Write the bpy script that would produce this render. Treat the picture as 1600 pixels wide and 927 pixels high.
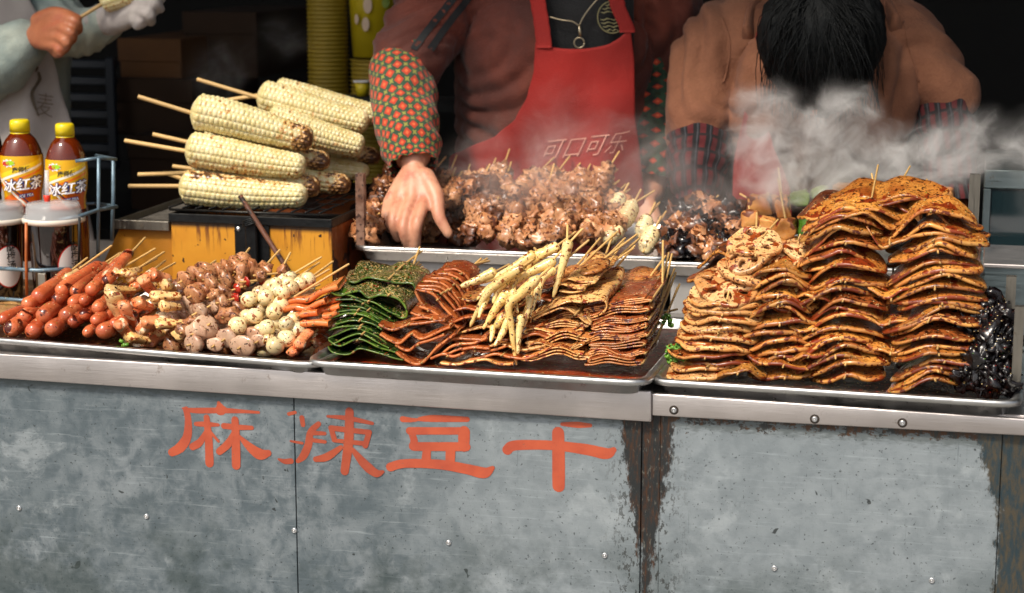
import bpy, bmesh, math, random
from math import sin, cos, pi, radians, sqrt, atan2, exp
from mathutils import Vector, Matrix, Quaternion, noise

SC = bpy.context.scene
for _o in list(bpy.data.objects):
    bpy.data.objects.remove(_o)
COL = SC.collection

# ------------------------------------------------------------------ camera
FPX, PITCH, YAW = 3000.0, 11.0, 14.0
ZC = 0.95                                  # height of the steel counter edge
cam_d = bpy.data.cameras.new('camera')
cam_d.sensor_width = 36.0
cam_d.lens = FPX / 1600 * 36
cam_d.clip_start, cam_d.clip_end = 0.05, 300
CAM = bpy.data.objects.new('camera', cam_d)
COL.objects.link(CAM)
SC.camera = CAM
CAM.rotation_euler = (radians(90 - PITCH), 0, radians(YAW))
RM = CAM.rotation_euler.to_matrix()


def ray(px, py):
    return (RM @ Vector(((px - 800) / FPX, (463.5 - py) / FPX, -1.0)))


CPOS = Vector((0, 0, ZC)) - ray(800, 599) * 2.60
CAM.location = CPOS


def P(px, py, Y):
    """world point on the sight line through a photo pixel at depth Y"""
    r = ray(px, py)
    return CPOS + r * ((Y - CPOS.y) / r.y)


def G(px, py, Z):
    r = ray(px, py)
    return CPOS + r * ((Z - CPOS.z) / r.z)


def PXM(Y, px=800, py=400):
    """metres per photo pixel at depth Y"""
    r = ray(px, py)
    return ((Y - CPOS.y) / r.y) / FPX


cam_d.dof.use_dof = True
cam_d.dof.focus_distance = 2.72
cam_d.dof.aperture_fstop = 5.0
cam_d.dof.aperture_blades = 7

# ------------------------------------------------------------------ world, sun
SUN_EL, SUN_AZ = 52.0, 205.0               # compass-like: 180 = from the camera side (-y)
W = bpy.data.worlds.new('World')
SC.world = W
W.use_nodes = True
wn = W.node_tree.nodes
wl = W.node_tree.links
wn.clear()
_sky = wn.new('ShaderNodeTexSky')
_sky.sky_type = 'NISHITA'
_sky.sun_disc = False
_sky.sun_elevation = radians(SUN_EL)
_sky.sun_rotation = radians(SUN_AZ)
_sky.air_density = 1.0
_sky.dust_density = 4.0
_sky.ozone_density = 1.0
_bg = wn.new('ShaderNodeBackground')
_bg.inputs['Strength'].default_value = 0.12
_wo = wn.new('ShaderNodeOutputWorld')
_hs = wn.new('ShaderNodeHueSaturation')          # thin overcast: paler than a clear sky
_hs.inputs['Saturation'].default_value = 0.45
wl.new(_sky.outputs[0], _hs.inputs['Color'])
wl.new(_hs.outputs[0], _bg.inputs[0])
wl.new(_bg.outputs[0], _wo.inputs[0])
sd = bpy.data.lights.new('sun', 'SUN')
sd.energy = 3.0
sd.angle = radians(9)
sd.color = (1.0, 0.9, 0.76)
SUN = bpy.data.objects.new('sun', sd)
COL.objects.link(SUN)
_a = radians(SUN_AZ)
_e = radians(SUN_EL)
_d = Vector((sin(_a) * cos(_e), cos(_a) * cos(_e), sin(_e)))   # towards the sun
SUN.location = _d * 20
SUN.rotation_euler = (-_d).to_track_quat('-Z', 'Y').to_euler()

SC.view_settings.view_transform = 'Standard'
SC.view_settings.look = 'None'
SC.view_settings.gamma = 1.0
SC.view_settings.exposure = 0.45
SC.cycles.use_denoising = True
SC.cycles.max_bounces = 8
SC.cycles.transparent_max_bounces = 12
SC.cycles.volume_bounces = 4
SC.cycles.volume_max_steps = 256
SC.cycles.volume_step_rate = 0.4
SC.cycles.caustics_reflective = False
SC.cycles.caustics_refractive = False
SC.cycles.sample_clamp_indirect = 6.0


# ------------------------------------------------------------------ objects
def tag(o, label=None, cat=None, group=None, kind=None):
    if label: o['label'] = label
    if cat: o['category'] = cat
    if group: o['group'] = group
    if kind: o['kind'] = kind
    return o


def empty(name, loc=(0, 0, 0), label=None, cat=None, group=None):
    o = bpy.data.objects.new(name, None)
    o.empty_display_size = 0.02
    COL.objects.link(o)
    o.location = loc
    return tag(o, label, cat, group)


def link(name, me, parent=None, mtx=None):
    """link mesh data as an object; mtx is in the parent's space"""
    o = bpy.data.objects.new(name, me)
    COL.objects.link(o)
    if parent: o.parent = parent
    if mtx is not None: o.matrix_basis = mtx
    return o


def to_local(parent, o):
    """world-space mesh vertices under a parent that sits elsewhere"""
    o.parent = parent
    o.matrix_parent_inverse = (Matrix.LocRotScale(parent.location, parent.rotation_euler if parent.rotation_mode != 'QUATERNION' else parent.rotation_quaternion, parent.scale)).inverted()
    return o


def mesh(name, V, F, mats, smooth=True, uv=None, mi=None):
    me = bpy.data.meshes.new(name)
    me.from_pydata([tuple(v) for v in V], [], F)
    if not isinstance(mats, (list, tuple)): mats = [mats]
    for m in mats: me.materials.append(m)
    if smooth: me.polygons.foreach_set('use_smooth', [True] * len(me.polygons))
    if mi: me.polygons.foreach_set('material_index', mi)
    if uv:
        l = me.uv_layers.new(name='UVMap')
        for lp in me.loops:
            l.data[lp.index].uv = uv[lp.vertex_index]
    me.update()
    return me


def obj(name, VF, mat, parent=None, smooth=True, **kw):
    """world-space mesh object (VF = (verts, faces[, uv]))"""
    me = mesh(name, VF[0], VF[1], mat, smooth, uv=VF[2] if len(VF) > 2 else None)
    o = bpy.data.objects.new(name, me)
    COL.objects.link(o)
    if parent: to_local(parent, o)
    if kw: tag(o, **kw)
    return o


def join(*parts):
    V, F = [], []
    for p in parts:
        n = len(V)
        V += list(p[0])
        F += [tuple(i + n for i in f) for f in p[1]]
    return V, F


def xf(VF, M):
    return ([M @ Vector(v) for v in VF[0]],) + tuple(VF[1:])


def box(x0, x1, y0, y1, z0, z1, bev=0.0, seg=1):
    bm = bmesh.new()
    bmesh.ops.create_cube(bm, size=1)
    for v in bm.verts:
        v.co = Vector((x0 + (v.co.x + .5) * (x1 - x0), y0 + (v.co.y + .5) * (y1 - y0), z0 + (v.co.z + .5) * (z1 - z0)))
    if bev > 0:
        bmesh.ops.bevel(bm, geom=bm.edges[:], offset=bev, segments=seg, affect='EDGES', profile=.5)
    bm.verts.ensure_lookup_table()
    V = [v.co.copy() for v in bm.verts]
    F = [tuple(v.index for v in f.verts) for f in bm.faces]
    bm.free()
    return V, F


def crom(pts, n):
    """catmull-rom through points (tuples of any length) -> n+1 samples"""
    pts = [tuple(p) for p in pts]
    m = len(pts) - 1
    out = []
    for k in range(n + 1):
        t = k / n * m
        i = min(int(t), m - 1)
        u = t - i
        p0 = pts[max(i - 1, 0)]; p1 = pts[i]; p2 = pts[i + 1]; p3 = pts[min(i + 2, m)]
        out.append(tuple(.5 * (2 * b + (c - a) * u + (2 * a - 5 * b + 4 * c - d) * u * u + (3 * b - a - 3 * c + d) * u ** 3) for a, b, c, d in zip(p0, p1, p2, p3)))
    return out


def tube(path, rad, n=12, cap=True, ref=None, disp=None, uv=False):
    """loft along path; rad = list of r or (ra, rb) ; ref = direction of the ra axis"""
    path = [Vector(p) for p in path]
    N = len(path)
    T = []
    for i in range(N):
        a = path[max(i - 1, 0)]; b = path[min(i + 1, N - 1)]
        t = (b - a)
        T.append(t.normalized() if t.length > 1e-9 else Vector((0, 0, 1)))
    r0 = Vector(ref) if ref else (Vector((0, 0, 1)) if abs(T[0].z) < .9 else Vector((1, 0, 0)))
    V, F, U = [], [], []
    nn = n + 1 if uv else n
    cur = (r0 - T[0] * r0.dot(T[0])).normalized()
    for i in range(N):
        cur = (cur - T[i] * cur.dot(T[i])).normalized()
        bi = T[i].cross(cur)
        ra, rb = rad[i] if isinstance(rad[i], (tuple, list)) else (rad[i], rad[i])
        for k in range(nn):
            a = 2 * pi * k / n
            d = cur * (cos(a) * ra) + bi * (sin(a) * rb)
            p = path[i] + d
            if disp: p = p + (d.normalized() if d.length > 1e-9 else cur) * disp(i / (N - 1), a, p)
            V.append(p)
            U.append((k / n, i / (N - 1)))
    for i in range(N - 1):
        for k in range(n):
            k2 = k + 1 if uv else (k + 1) % n
            F.append((i * nn + k, i * nn + k2, (i + 1) * nn + k2, (i + 1) * nn + k))
    if cap:
        V.append(path[0]); U.append((.5, 0))
        c = len(V) - 1
        for k in range(n): F.append((c, (k + 1) % nn if not uv else k + 1, k))
        V.append(path[-1]); U.append((.5, 1))
        c = len(V) - 1
        b = (N - 1) * nn
        for k in range(n): F.append((c, b + k, b + ((k + 1) % nn if not uv else k + 1)))
    return (V, F, U) if uv else (V, F)


def capsule_profile(L, r, n=10, e=1.0):
    """(positions, radii) for a round-ended rod"""
    out = []
    for k in range(n + 1):
        a = pi / 2 * k / n
        out.append((r * e * (1 - cos(a)), r * sin(a)))
    out2 = [(L - s, q) for s, q in reversed(out)]
    return out + out2


def lathe(prof, n=24, uv=False):
    """prof: list of (r, z)"""
    V, F, U = [], [], []
    nn = n + 1 if uv else n
    for i, (r, z) in enumerate(prof):
        for k in range(nn):
            a = 2 * pi * k / n
            V.append(Vector((r * cos(a), r * sin(a), z)))
            U.append((k / n, i / (len(prof) - 1)))
    for i in range(len(prof) - 1):
        for k in range(n):
            k2 = k + 1 if uv else (k + 1) % n
            F.append((i * nn + k, i * nn + k2, (i + 1) * nn + k2, (i + 1) * nn + k))
    return (V, F, U) if uv else (V, F)


def nz(p, s=1.0, seed=0.0):
    return noise.noise(Vector(p) * s + Vector((seed, seed * 1.7, -seed)))


def lump(rx, ry, rz, sub=3, amp=.12, fr=2.5, seed=0, fine=0.0):
    bm = bmesh.new()
    bmesh.ops.create_icosphere(bm, subdivisions=sub, radius=1)
    V = []
    for v in bm.verts:
        c = v.co
        k = 1 + amp * nz(c, fr, seed) + (fine * nz(c, fr * 4, seed + 9) if fine else 0)
        V.append(Vector((c.x * rx * k, c.y * ry * k, c.z * rz * k)))
    bm.verts.ensure_lookup_table()
    F = [tuple(v.index for v in f.verts) for f in bm.faces]
    bm.free()
    return V, F


def remesh(name, VF, vox, mat, smooth_it=2, disp=None, parent=None):
    """voxel-fuse overlapping shells into one continuous surface"""
    me = mesh(name + '_src', VF[0], VF[1], mat)
    o = bpy.data.objects.new(name, me)
    COL.objects.link(o)
    md = o.modifiers.new('r', 'REMESH')
    md.mode = 'VOXEL'
    md.voxel_size = vox
    md.use_smooth_shade = True
    if smooth_it:
        s = o.modifiers.new('s', 'SMOOTH')
        s.factor = .5
        s.iterations = smooth_it
    dg = bpy.context.evaluated_depsgraph_get()
    m2 = bpy.data.meshes.new_from_object(o.evaluated_get(dg))
    o.modifiers.clear()
    o.data = m2
    bpy.data.meshes.remove(me)
    m2.name = name
    m2.materials.clear()
    m2.materials.append(mat)
    m2.polygons.foreach_set('use_smooth', [True] * len(m2.polygons))
    if disp:
        nrm = [v.normal.copy() for v in m2.vertices]
        for v, n_ in zip(m2.vertices, nrm):
            v.co = v.co + n_ * disp(v.co)
        m2.update()
    if parent: to_local(parent, o)
    return o


# ------------------------------------------------------------------ materials
def C(h):
    """hex sRGB -> linear rgba"""
    h = h.lstrip('#')
    out = []
    for i in (0, 2, 4):
        c = int(h[i:i + 2], 16) / 255
        out.append(c / 12.92 if c <= .04045 else ((c + .055) / 1.055) ** 2.4)
    return (*out, 1.0)


class N:
    """tiny node-tree helper"""
    def __init__(s, name):
        s.m = bpy.data.materials.new(name)
        s.m.use_nodes = True
        s.t = s.m.node_tree
        s.n = s.t.nodes
        s.n.clear()
        s.out = s.n.new('ShaderNodeOutputMaterial')
        s.b = s.n.new('ShaderNodeBsdfPrincipled')
        s.l(s.b.outputs[0], s.out.inputs[0])
        s._co = None

    def l(s, a, b): s.t.links.new(a, b)

    def put(s, sock, v):
        if hasattr(v, 'is_output') or hasattr(v, 'links'): s.l(v, sock)
        else: sock.default_value = v

    def co(s, rand=True, kind='Object'):
        tc = s.n.new('ShaderNodeTexCoord')
        if not rand: return tc.outputs[kind]
        oi = s.n.new('ShaderNodeObjectInfo')
        m = s.n.new('ShaderNodeMath'); m.operation = 'MULTIPLY'
        s.l(oi.outputs['Random'], m.inputs[0]); m.inputs[1].default_value = 37.0
        a = s.n.new('ShaderNodeVectorMath'); a.operation = 'ADD'
        s.l(tc.outputs[kind], a.inputs[0]); s.l(m.outputs[0], a.inputs[1])
        return a.outputs[0]

    def mapv(s, v, scale=(1, 1, 1), loc=(0, 0, 0), rot=(0, 0, 0)):
        m = s.n.new('ShaderNodeMapping')
        s.l(v, m.inputs[0])
        m.inputs['Scale'].default_value = scale
        m.inputs['Location'].default_value = loc
        m.inputs['Rotation'].default_value = rot
        return m.outputs[0]

    def noise(s, v, scale, detail=4, rough=.55, dist=0.0):
        t = s.n.new('ShaderNodeTexNoise')
        s.l(v, t.inputs['Vector'])
        t.inputs['Scale'].default_value = scale
        t.inputs['Detail'].default_value = detail
        t.inputs['Roughness'].default_value = rough
        t.inputs['Distortion'].default_value = dist
        return t.outputs[0]

    def vor(s, v, scale, feat='F1', out=0):
        t = s.n.new('ShaderNodeTexVoronoi')
        t.feature = feat
        s.l(v, t.inputs['Vector'])
        t.inputs['Scale'].default_value = scale
        return t.outputs[out]

    def ramp(s, v, a, b, lo=0.0, hi=1.0):
        m = s.n.new('ShaderNodeMapRange')
        m.clamp = True
        m.interpolation_type = 'SMOOTHSTEP'
        s.put(m.inputs[0], v)
        s.put(m.inputs[1], a); s.put(m.inputs[2], b)
        s.put(m.inputs[3], lo); s.put(m.inputs[4], hi)
        return m.outputs[0]

    def math(s, op, a, b=0.0, c=0.0):
        m = s.n.new('ShaderNodeMath'); m.operation = op
        s.put(m.inputs[0], a)
        if op not in ('ABSOLUTE', 'FRACT', 'SINE', 'FLOOR', 'SQRT', 'COSINE'): s.put(m.inputs[1], b)
        if op in ('MULTIPLY_ADD',): s.put(m.inputs[2], c)
        return m.outputs[0]

    def mix(s, f, a, b):
        m = s.n.new('ShaderNodeMix'); m.data_type = 'RGBA'
        s.put(m.inputs[0], f); s.put(m.inputs[6], a); s.put(m.inputs[7], b)
        return m.outputs[2]

    def sep(s, v):
        m = s.n.new('ShaderNodeSeparateXYZ'); s.l(v, m.inputs[0])
        return m.outputs

    def bump(s, h, dist=.001, strength=1.0, prev=None):
        b = s.n.new('ShaderNodeBump')
        b.inputs['Strength'].default_value = strength
        b.inputs['Distance'].default_value = dist
        s.l(h, b.inputs['Height'])
        if prev is not None: s.l(prev, b.inputs['Normal'])
        return b.outputs[0]

    def set(s, **k):
        names = dict(col='Base Color', rough='Roughness', metal='Metallic', normal='Normal', sss='Subsurface Weight',
                     coat='Coat Weight', coatr='Coat Roughness', trans='Transmission Weight', ior='IOR', spec='Specular IOR Level',
                     alpha='Alpha', sheen='Sheen Weight', em='Emission Color', ems='Emission Strength', sssc='Subsurface Scale',
                     aniso='Anisotropic')
        for a, v in k.items(): s.put(s.b.inputs[names[a]], v)
        if 'sss' in k: s.b.inputs['Subsurface Radius'].default_value = (1.0, .45, .25)
        return s


def food(name, c1, c2, scale=25, specks=(), rough=.45, coat=.0, sss=.0, bump=.0006, bscale=120, mid=.5, w=.22, rv=.2, rnd=.2):
    """specks: list of (colour, scale, threshold) ; edge: colour of browned ridges via pointiness"""
    n = N(name)
    v = n.co()
    col = n.mix(n.ramp(n.noise(v, scale, 5), mid - w, mid + w), C(c1), C(c2))
    for sp in specks:
        c, sc, th = sp[:3]
        st = sp[3] if len(sp) > 3 else (1, 1, 1)
        if sc >= 44: sc *= 2.3
        f = n.noise(n.mapv(v, st), sc, 2, .5, .6)
        col = n.mix(n.ramp(f, th - .03, th - .005), col, C(c))
    oi = n.n.new('ShaderNodeObjectInfo')
    hv = n.n.new('ShaderNodeHueSaturation')
    n.l(n.ramp(oi.outputs['Random'], 0, 1, 1 - rnd, 1 + rnd * .6), hv.inputs['Value'])
    n.l(col, hv.inputs['Color'])
    col = hv.outputs[0]
    h = n.noise(v, bscale, 4)
    r = n.ramp(n.noise(v, 60, 2), .3, .7, max(rough - rv, .05), min(rough + rv, 1))
    n.set(col=col, rough=r, coat=coat * .5, coatr=.2, normal=n.bump(h, bump))
    if sss: n.set(sss=sss, sssc=.006)
    return n.m


def plain(name, c, rough=.5, metal=0.0, var=.0, vscale=8, bump=0.0, bscale=60, stretch=(1, 1, 1), **kw):
    n = N(name)
    v = n.co(False)
    col = C(c) if isinstance(c, str) else c
    if var:
        d = tuple(x * (1 - var) for x in col[:3]) + (1,)
        col = n.mix(n.ramp(n.noise(n.mapv(v, stretch), vscale, 6, .6), .3, .7), d, col)
    n.set(col=col, rough=rough, metal=metal)
    if bump: n.set(normal=n.bump(n.noise(n.mapv(v, stretch), bscale, 5), bump))
    if kw: n.set(**kw)
    return n.m

# ================================================================= materials used all over
def steel(name, c='#a9a6a2', rough=.28, brush=(2, 60, 200), var=.25):
    n = N(name)
    v = n.co(False)
    s = n.noise(n.mapv(v, brush), 6, 5, .6)
    big = n.noise(v, 7, 4)
    d = tuple(x * (1 - var) for x in C(c)[:3]) + (1,)
    col = n.mix(n.ramp(big, .3, .7), d, C(c))
    dirt = n.ramp(n.noise(v, 38, 5, .65), .60, .72)
    col = n.mix(n.math('MULTIPLY', dirt, .55), col, C('#5a4a3a'))
    r = n.math('ADD', n.ramp(s, .2, .8, rough * .7, rough * 1.5), n.math('MULTIPLY', dirt, .25))
    n.set(col=col, rough=r, metal=1.0, normal=n.bump(s, .00025))
    return n.m


M_STEEL = steel('brushed_steel', '#d2cbc8', .36)
M_TRAY = steel('tray_steel', '#c2c2c0', .34, (12, 12, 12), .2)
M_RIVET = plain('rivet_metal', '#c8c8c8', .3, .9)
M_BLACK = plain('blackened_iron', '#16181a', .6, .3, .4, 30, .0005, 90)
M_STICK = food('bamboo_stick', '#c99a55', '#e2bd7c', 60, [('#7a4a20', 30, .66)], .5, bump=.0003, mid=.5)
M_PAINT = food('orange_paint', '#98402a', '#a84a2c', 30, [('#7a4a38', 120, .74), ('#a8482a', 22, .74)], .55, bump=.0002, rv=.1)


def galvanised():
    n = N('galvanised_panel')
    v = n.co(False)
    x, y, z = n.sep(v)
    b1 = n.noise(v, 5.0, 5, .6)
    b2 = n.noise(v, 34, 7, .68, .4)
    b3 = n.noise(n.mapv(v, (1, 1, 1), rot=(0, .5, 0)), 9, 6, .7, .3)
    col = n.mix(n.ramp(b1, .35, .68), C('#6e777b'), C('#8a9195'))
    col = n.mix(n.ramp(b2, .35, .66, 0, .75), C('#566167'), col)
    col = n.mix(n.ramp(b3, .56, .68, 0, .55), col, C('#9ea5a8'))
    # lighter tone on the middle and right sheets
    lx = n.ramp(x, P(560, 700, 0).x, P(800, 700, 0).x, 0, .40)
    col = n.mix(lx, col, C('#a0a8ac'))
    # fine dark freckles and chips
    f1 = n.noise(v, 230, 3, .6)
    col = n.mix(n.ramp(f1, .63, .70, 0, .75), col, C('#33393b'))
    f2 = n.noise(v, 48, 2, .5, .8)
    col = n.mix(n.ramp(f2, .73, .76, 0, .9), col, C('#2b2f2f'))
    # wiping marks, diagonal scratches
    sc = n.noise(n.mapv(v, (1.6, 1, 34), rot=(0, -.75, 0)), 6, 6, .7)
    col = n.mix(n.ramp(sc, .54, .74, 0, .38), col, C('#aab4b8'))
    sc2 = n.noise(n.mapv(v, (60, 1, 3)), 5, 5, .6)
    col = n.mix(n.ramp(sc2, .62, .75, 0, .40), col, C('#47545a'))
    # dull dark blotches, stronger towards the bottom
    bs = n.noise(n.mapv(v, (1, 1, 1.2)), 6.5, 6, .7)
    low = n.math('MULTIPLY', n.ramp(z, .78, .64), n.ramp(bs, .42, .62))
    col = n.mix(n.math('MULTIPLY', low, .65), col, C('#34403f'))
    # glue line and grime below the edge strip
    gl = n.math('ADD', z, n.math('MULTIPLY', x, 0.0))
    wob = n.noise(n.mapv(v, (9, 1, 30)), 7, 5, .6)
    gz = n.math('ADD', gl, n.math('MULTIPLY', n.math('SUBTRACT', wob, .5), .035))
    col = n.mix(n.ramp(gz, .893, .906, 0, .65), col, C('#4a5150'))
    # streak of bare rusty steel between the sheets, wide at the top
    xs = P(1010, 760, .012).x
    dn = n.noise(n.mapv(v, (20, 1, 9)), 4, 6, .75)
    dx = n.math('ABSOLUTE', n.math('SUBTRACT', x, xs))
    wd = n.ramp(z, .66, .93, .005, .036)
    edge = n.math('SUBTRACT', n.math('ADD', dx, n.math('MULTIPLY', n.math('SUBTRACT', dn, .5), .045)), wd)
    m1 = n.ramp(edge, .004, -.002)
    rn = n.noise(n.mapv(v, (26, 1, 5)), 6, 6, .7)
    rust = n.mix(n.ramp(rn, .44, .68), C('#26292a'), C('#4c301c'))
    rust = n.mix(n.ramp(n.noise(n.mapv(v, (3, 1, 1), rot=(0, .9, 0)), 90, 5, .7), .58, .68, 0, .6), rust, C('#7d7a70'))
    near = n.ramp(dx, .07, .015)
    chips = n.noise(n.mapv(v, (1.4, 1, .8)), 120, 4, .7)
    col = n.mix(n.math('MULTIPLY', near, n.ramp(chips, .55, .60, 0, .85)), col, C('#2c2c28'))
    col = n.mix(m1, col, rust)
    # torn paint along the top of the right sheet
    tn = n.noise(n.mapv(v, (14, 1, 22)), 3.2, 6, .75)
    tz = n.math('ADD', z, n.math('MULTIPLY', n.math('SUBTRACT', tn, .55), .10))
    t = n.math('MULTIPLY', n.ramp(tz, .902, .907), n.ramp(x, P(1030, 700, 0).x, P(1045, 700, 0).x))
    col = n.mix(t, col, n.mix(n.ramp(rn, .4, .6), C('#2f3434'), C('#4e3420')))
    # bare dark steel at the right
    xr = P(1560, 760, .012).x
    ed = n.math('ADD', n.math('SUBTRACT', x, xr), n.math('ADD', n.math('MULTIPLY', n.math('SUBTRACT', dn, .5), .05), n.ramp(z, .80, .91, 0, .030)))
    m2 = n.ramp(ed, -.002, .005)
    dk = n.mix(n.ramp(n.noise(n.mapv(v, (30, 1, 8)), 5, 6, .7), .38, .62), C('#28383f'), C('#4a4336'))
    col = n.mix(m2, col, dk)
    n.set(col=col, rough=n.ramp(b2, .3, .7, .42, .68), metal=.35, normal=n.bump(n.noise(v, 70, 6, .7), .0006))
    return n.m


M_GALV = galvanised()


# ================================================================= the setting
def concrete_paving():
    n = N('street_surface')
    v = n.co(False)
    col = n.mix(n.ramp(n.noise(v, 3, 6), .3, .7), C('#7d7b78'), C('#97948f'))  # unseen paving, toned pale to bounce more daylight onto the stall
    n.set(col=col, rough=.85, normal=n.bump(n.noise(v, 90, 4), .004))
    return n.m


obj('ground', ([(-60, -60, 0), (60, -60, 0), (60, 60, 0), (-60, 60, 0)], [(0, 1, 2, 3)]), concrete_paving(), None, False, kind='structure')

M_DARK = plain('shade_dark_boards', '#12100d', .9, 0, .5, 3, .001, 20)  # interior darkness put into the colour of the boards
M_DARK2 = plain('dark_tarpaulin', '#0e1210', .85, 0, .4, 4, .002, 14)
sh = empty('shade_shelter', (0, 1.4, 0), 'dark booth added with an unseen cover to shade the space behind the sellers', 'stall')  # added enclosure, mostly out of view, keeps the interior dark
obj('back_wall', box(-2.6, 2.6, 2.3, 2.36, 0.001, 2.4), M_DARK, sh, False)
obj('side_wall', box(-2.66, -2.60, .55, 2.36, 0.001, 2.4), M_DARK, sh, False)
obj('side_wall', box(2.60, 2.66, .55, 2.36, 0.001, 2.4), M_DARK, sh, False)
obj('shade_roof', box(-2.8, 2.8, .10, 2.5, 2.402, 2.44), M_DARK2, sh, False)  # unseen cover; front edge set so the sellers fall in shade
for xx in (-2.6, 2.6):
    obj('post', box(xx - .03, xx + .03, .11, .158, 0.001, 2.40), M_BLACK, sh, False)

# ================================================================= the counter
ctr = empty('stall_counter', (0, .2, 0), 'long steel food counter with grey galvanised front and orange painted characters', 'counter')
Y_P = .012
xs_a, xs_b, xs_c, xs_d, xs_e = P(462, 760, Y_P).x, P(1001, 760, Y_P).x, P(1031, 760, Y_P).x, P(1562, 760, Y_P).x, 1.5
Zt = .9185
def sheet(x0, x1, y0=Y_P, z1=Zt): return obj('front_panel', box(x0, x1, y0, y0 + .0022, .12, z1, .0006), M_GALV, ctr, False)
sheet(-1.75, xs_a - .0007)
sheet(xs_a + .0007, xs_b)
sheet(xs_b + .0005, xs_c - .0005, Y_P + .003)
sheet(xs_c, xs_d)
sheet(xs_d + .0005, xs_e, Y_P + .003)
obj('frame', join(box(-1.74, 1.49, .022, .040, .10, .13), box(-1.74, -1.70, .022, .44, 0.002, .90), box(1.45, 1.49, .022, .44, 0.002, .90), box(xs_a - .012, xs_a + .012, .018, .034, .131, .90)), M_BLACK, ctr, False)


def prism_px(tl, tr, br, bl, y0, y1, bev=.0015):
    """bar whose front face has these photo-pixel corners at depth y0"""
    c = [P(*tl, y0), P(*tr, y0), P(*br, y0), P(*bl, y0)]
    V = c + [Vector((p.x, y1, p.z)) for p in c]
    F = [(0, 3, 2, 1), (4, 5, 6, 7), (0, 1, 5, 4), (3, 7, 6, 2), (1, 2, 6, 5), (0, 4, 7, 3)]
    bm = bmesh.new()
    vs = [bm.verts.new(v) for v in V]
    for f in F: bm.faces.new([vs[i] for i in f])
    bmesh.ops.bevel(bm, geom=bm.edges[:], offset=bev, segments=3, affect='EDGES', profile=.5)
    bm.verts.ensure_lookup_table()
    out = [v.co.copy() for v in bm.verts], [tuple(v.index for v in f.verts) for f in bm.faces]
    bm.free()
    return out


obj('edge_strip', prism_px((-150, 544.5), (1017.5, 612), (1017.5, 660), (-150, 582), 0.0, .0118, .002), M_STEEL, ctr)
obj('edge_strip', prism_px((1018.5, 615), (1760, 666), (1760, 690), (1018.5, 650), 0.003, .0118, .002), M_STEEL, ctr)
ztop = .946
obj('counter_top', box(-1.75, 1.5, .0119, .46, ztop - .02, ztop - .002, .001), M_STEEL, ctr, False)


def rivet(px, py, Y, r=.0042, ring=True):
    pr = [(0, .0030), (r * .22, .0030), (r * .26, .0012), (r * .40, .0012), (r * .46, .0026), (r * .8, .0020), (r, .0006), (r, 0)]
    vf = lathe(pr, 16)
    c = P(px, py, Y)
    return obj('rivet', xf(vf, Matrix.Translation((c.x, Y, c.z)) @ Matrix.Rotation(radians(90), 4, 'X')), M_RIVET, ctr)


for q in ((30, 794), (229, 807), (460, 829), (701, 848), (945, 868), (1210, 888), (1456, 907)): rivet(*q, Y_P)
for q in ((1053, 641), (1273, 655), (1410, 661)): rivet(*q, .003, .0039)
M_GRIME = plain('grime', '#2a2018', .7)
for q in ((1053, 641), (1273, 655), (1410, 661)):
    c = P(*q, .003)
    obj('grime_ring', xf(lathe([(.0001, .0002), (.0055, .0002), (.0064, .00005)], 20), Matrix.Translation((c.x, .003, c.z)) @ Matrix.Rotation(radians(90), 4, 'X')), M_GRIME, ctr)


# --- painted characters
def stroke(pts, org, sc, off):
    """round-ended brush stroke of varying width on the panel plane"""
    s = crom(pts, max(10, 6 * (len(pts) - 1)))
    q = []
    for (x, y, w) in s:
        c = P(org[0] + x / sc, org[1] + y / sc, Y_P)
        q.append((c.x, c.z, max(w, 4) / sc / 2 * PXM(Y_P, org[0] + x / sc, org[1] + y / sc)))
    L, R = [], []
    for i in range(len(q)):
        a = q[max(i - 1, 0)]; b = q[min(i + 1, len(q) - 1)]
        t = Vector((b[0] - a[0], b[1] - a[1]))
        if t.length < 1e-9: t = Vector((1, 0))
        t.normalize()
        nrm = Vector((-t.y, t.x))
        c = Vector(q[i][:2])
        wob = 1 + .05 * nz((c.x * 160, c.y * 160, 0))
        L.append(c + nrm * q[i][2] * wob); R.append(c - nrm * q[i][2] * wob)
        if i == 0: t0 = t
    cap = lambda c, t, r, s: [Vector(c[:2]) + (Matrix.Rotation(a, 2) @ t) * r for a in [s + pi * k / 7 for k in range(1, 7)]]
    end = cap(q[-1], t, q[-1][2], -pi / 2)
    st = cap(q[0], t0, q[0][2], pi / 2)
    y = Y_P - .00025 - off
    V, F = [], []
    for a, b in zip(L, R): V += [(a.x, y, a.y), (b.x, y, b.y)]
    for i in range(len(L) - 1): F.append((2 * i, 2 * i + 2, 2 * i + 3, 2 * i + 1))
    n0 = len(V); V += [(p.x, y, p.y) for p in end]
    m = 2 * (len(L) - 1)
    F.append(tuple([m + 1] + list(range(n0, n0 + 6)) + [m]))
    n1 = len(V); V += [(p.x, y, p.y) for p in st]
    F.append(tuple([0] + list(range(n1, n1 + 6)) + [1]))
    return V, F


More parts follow.
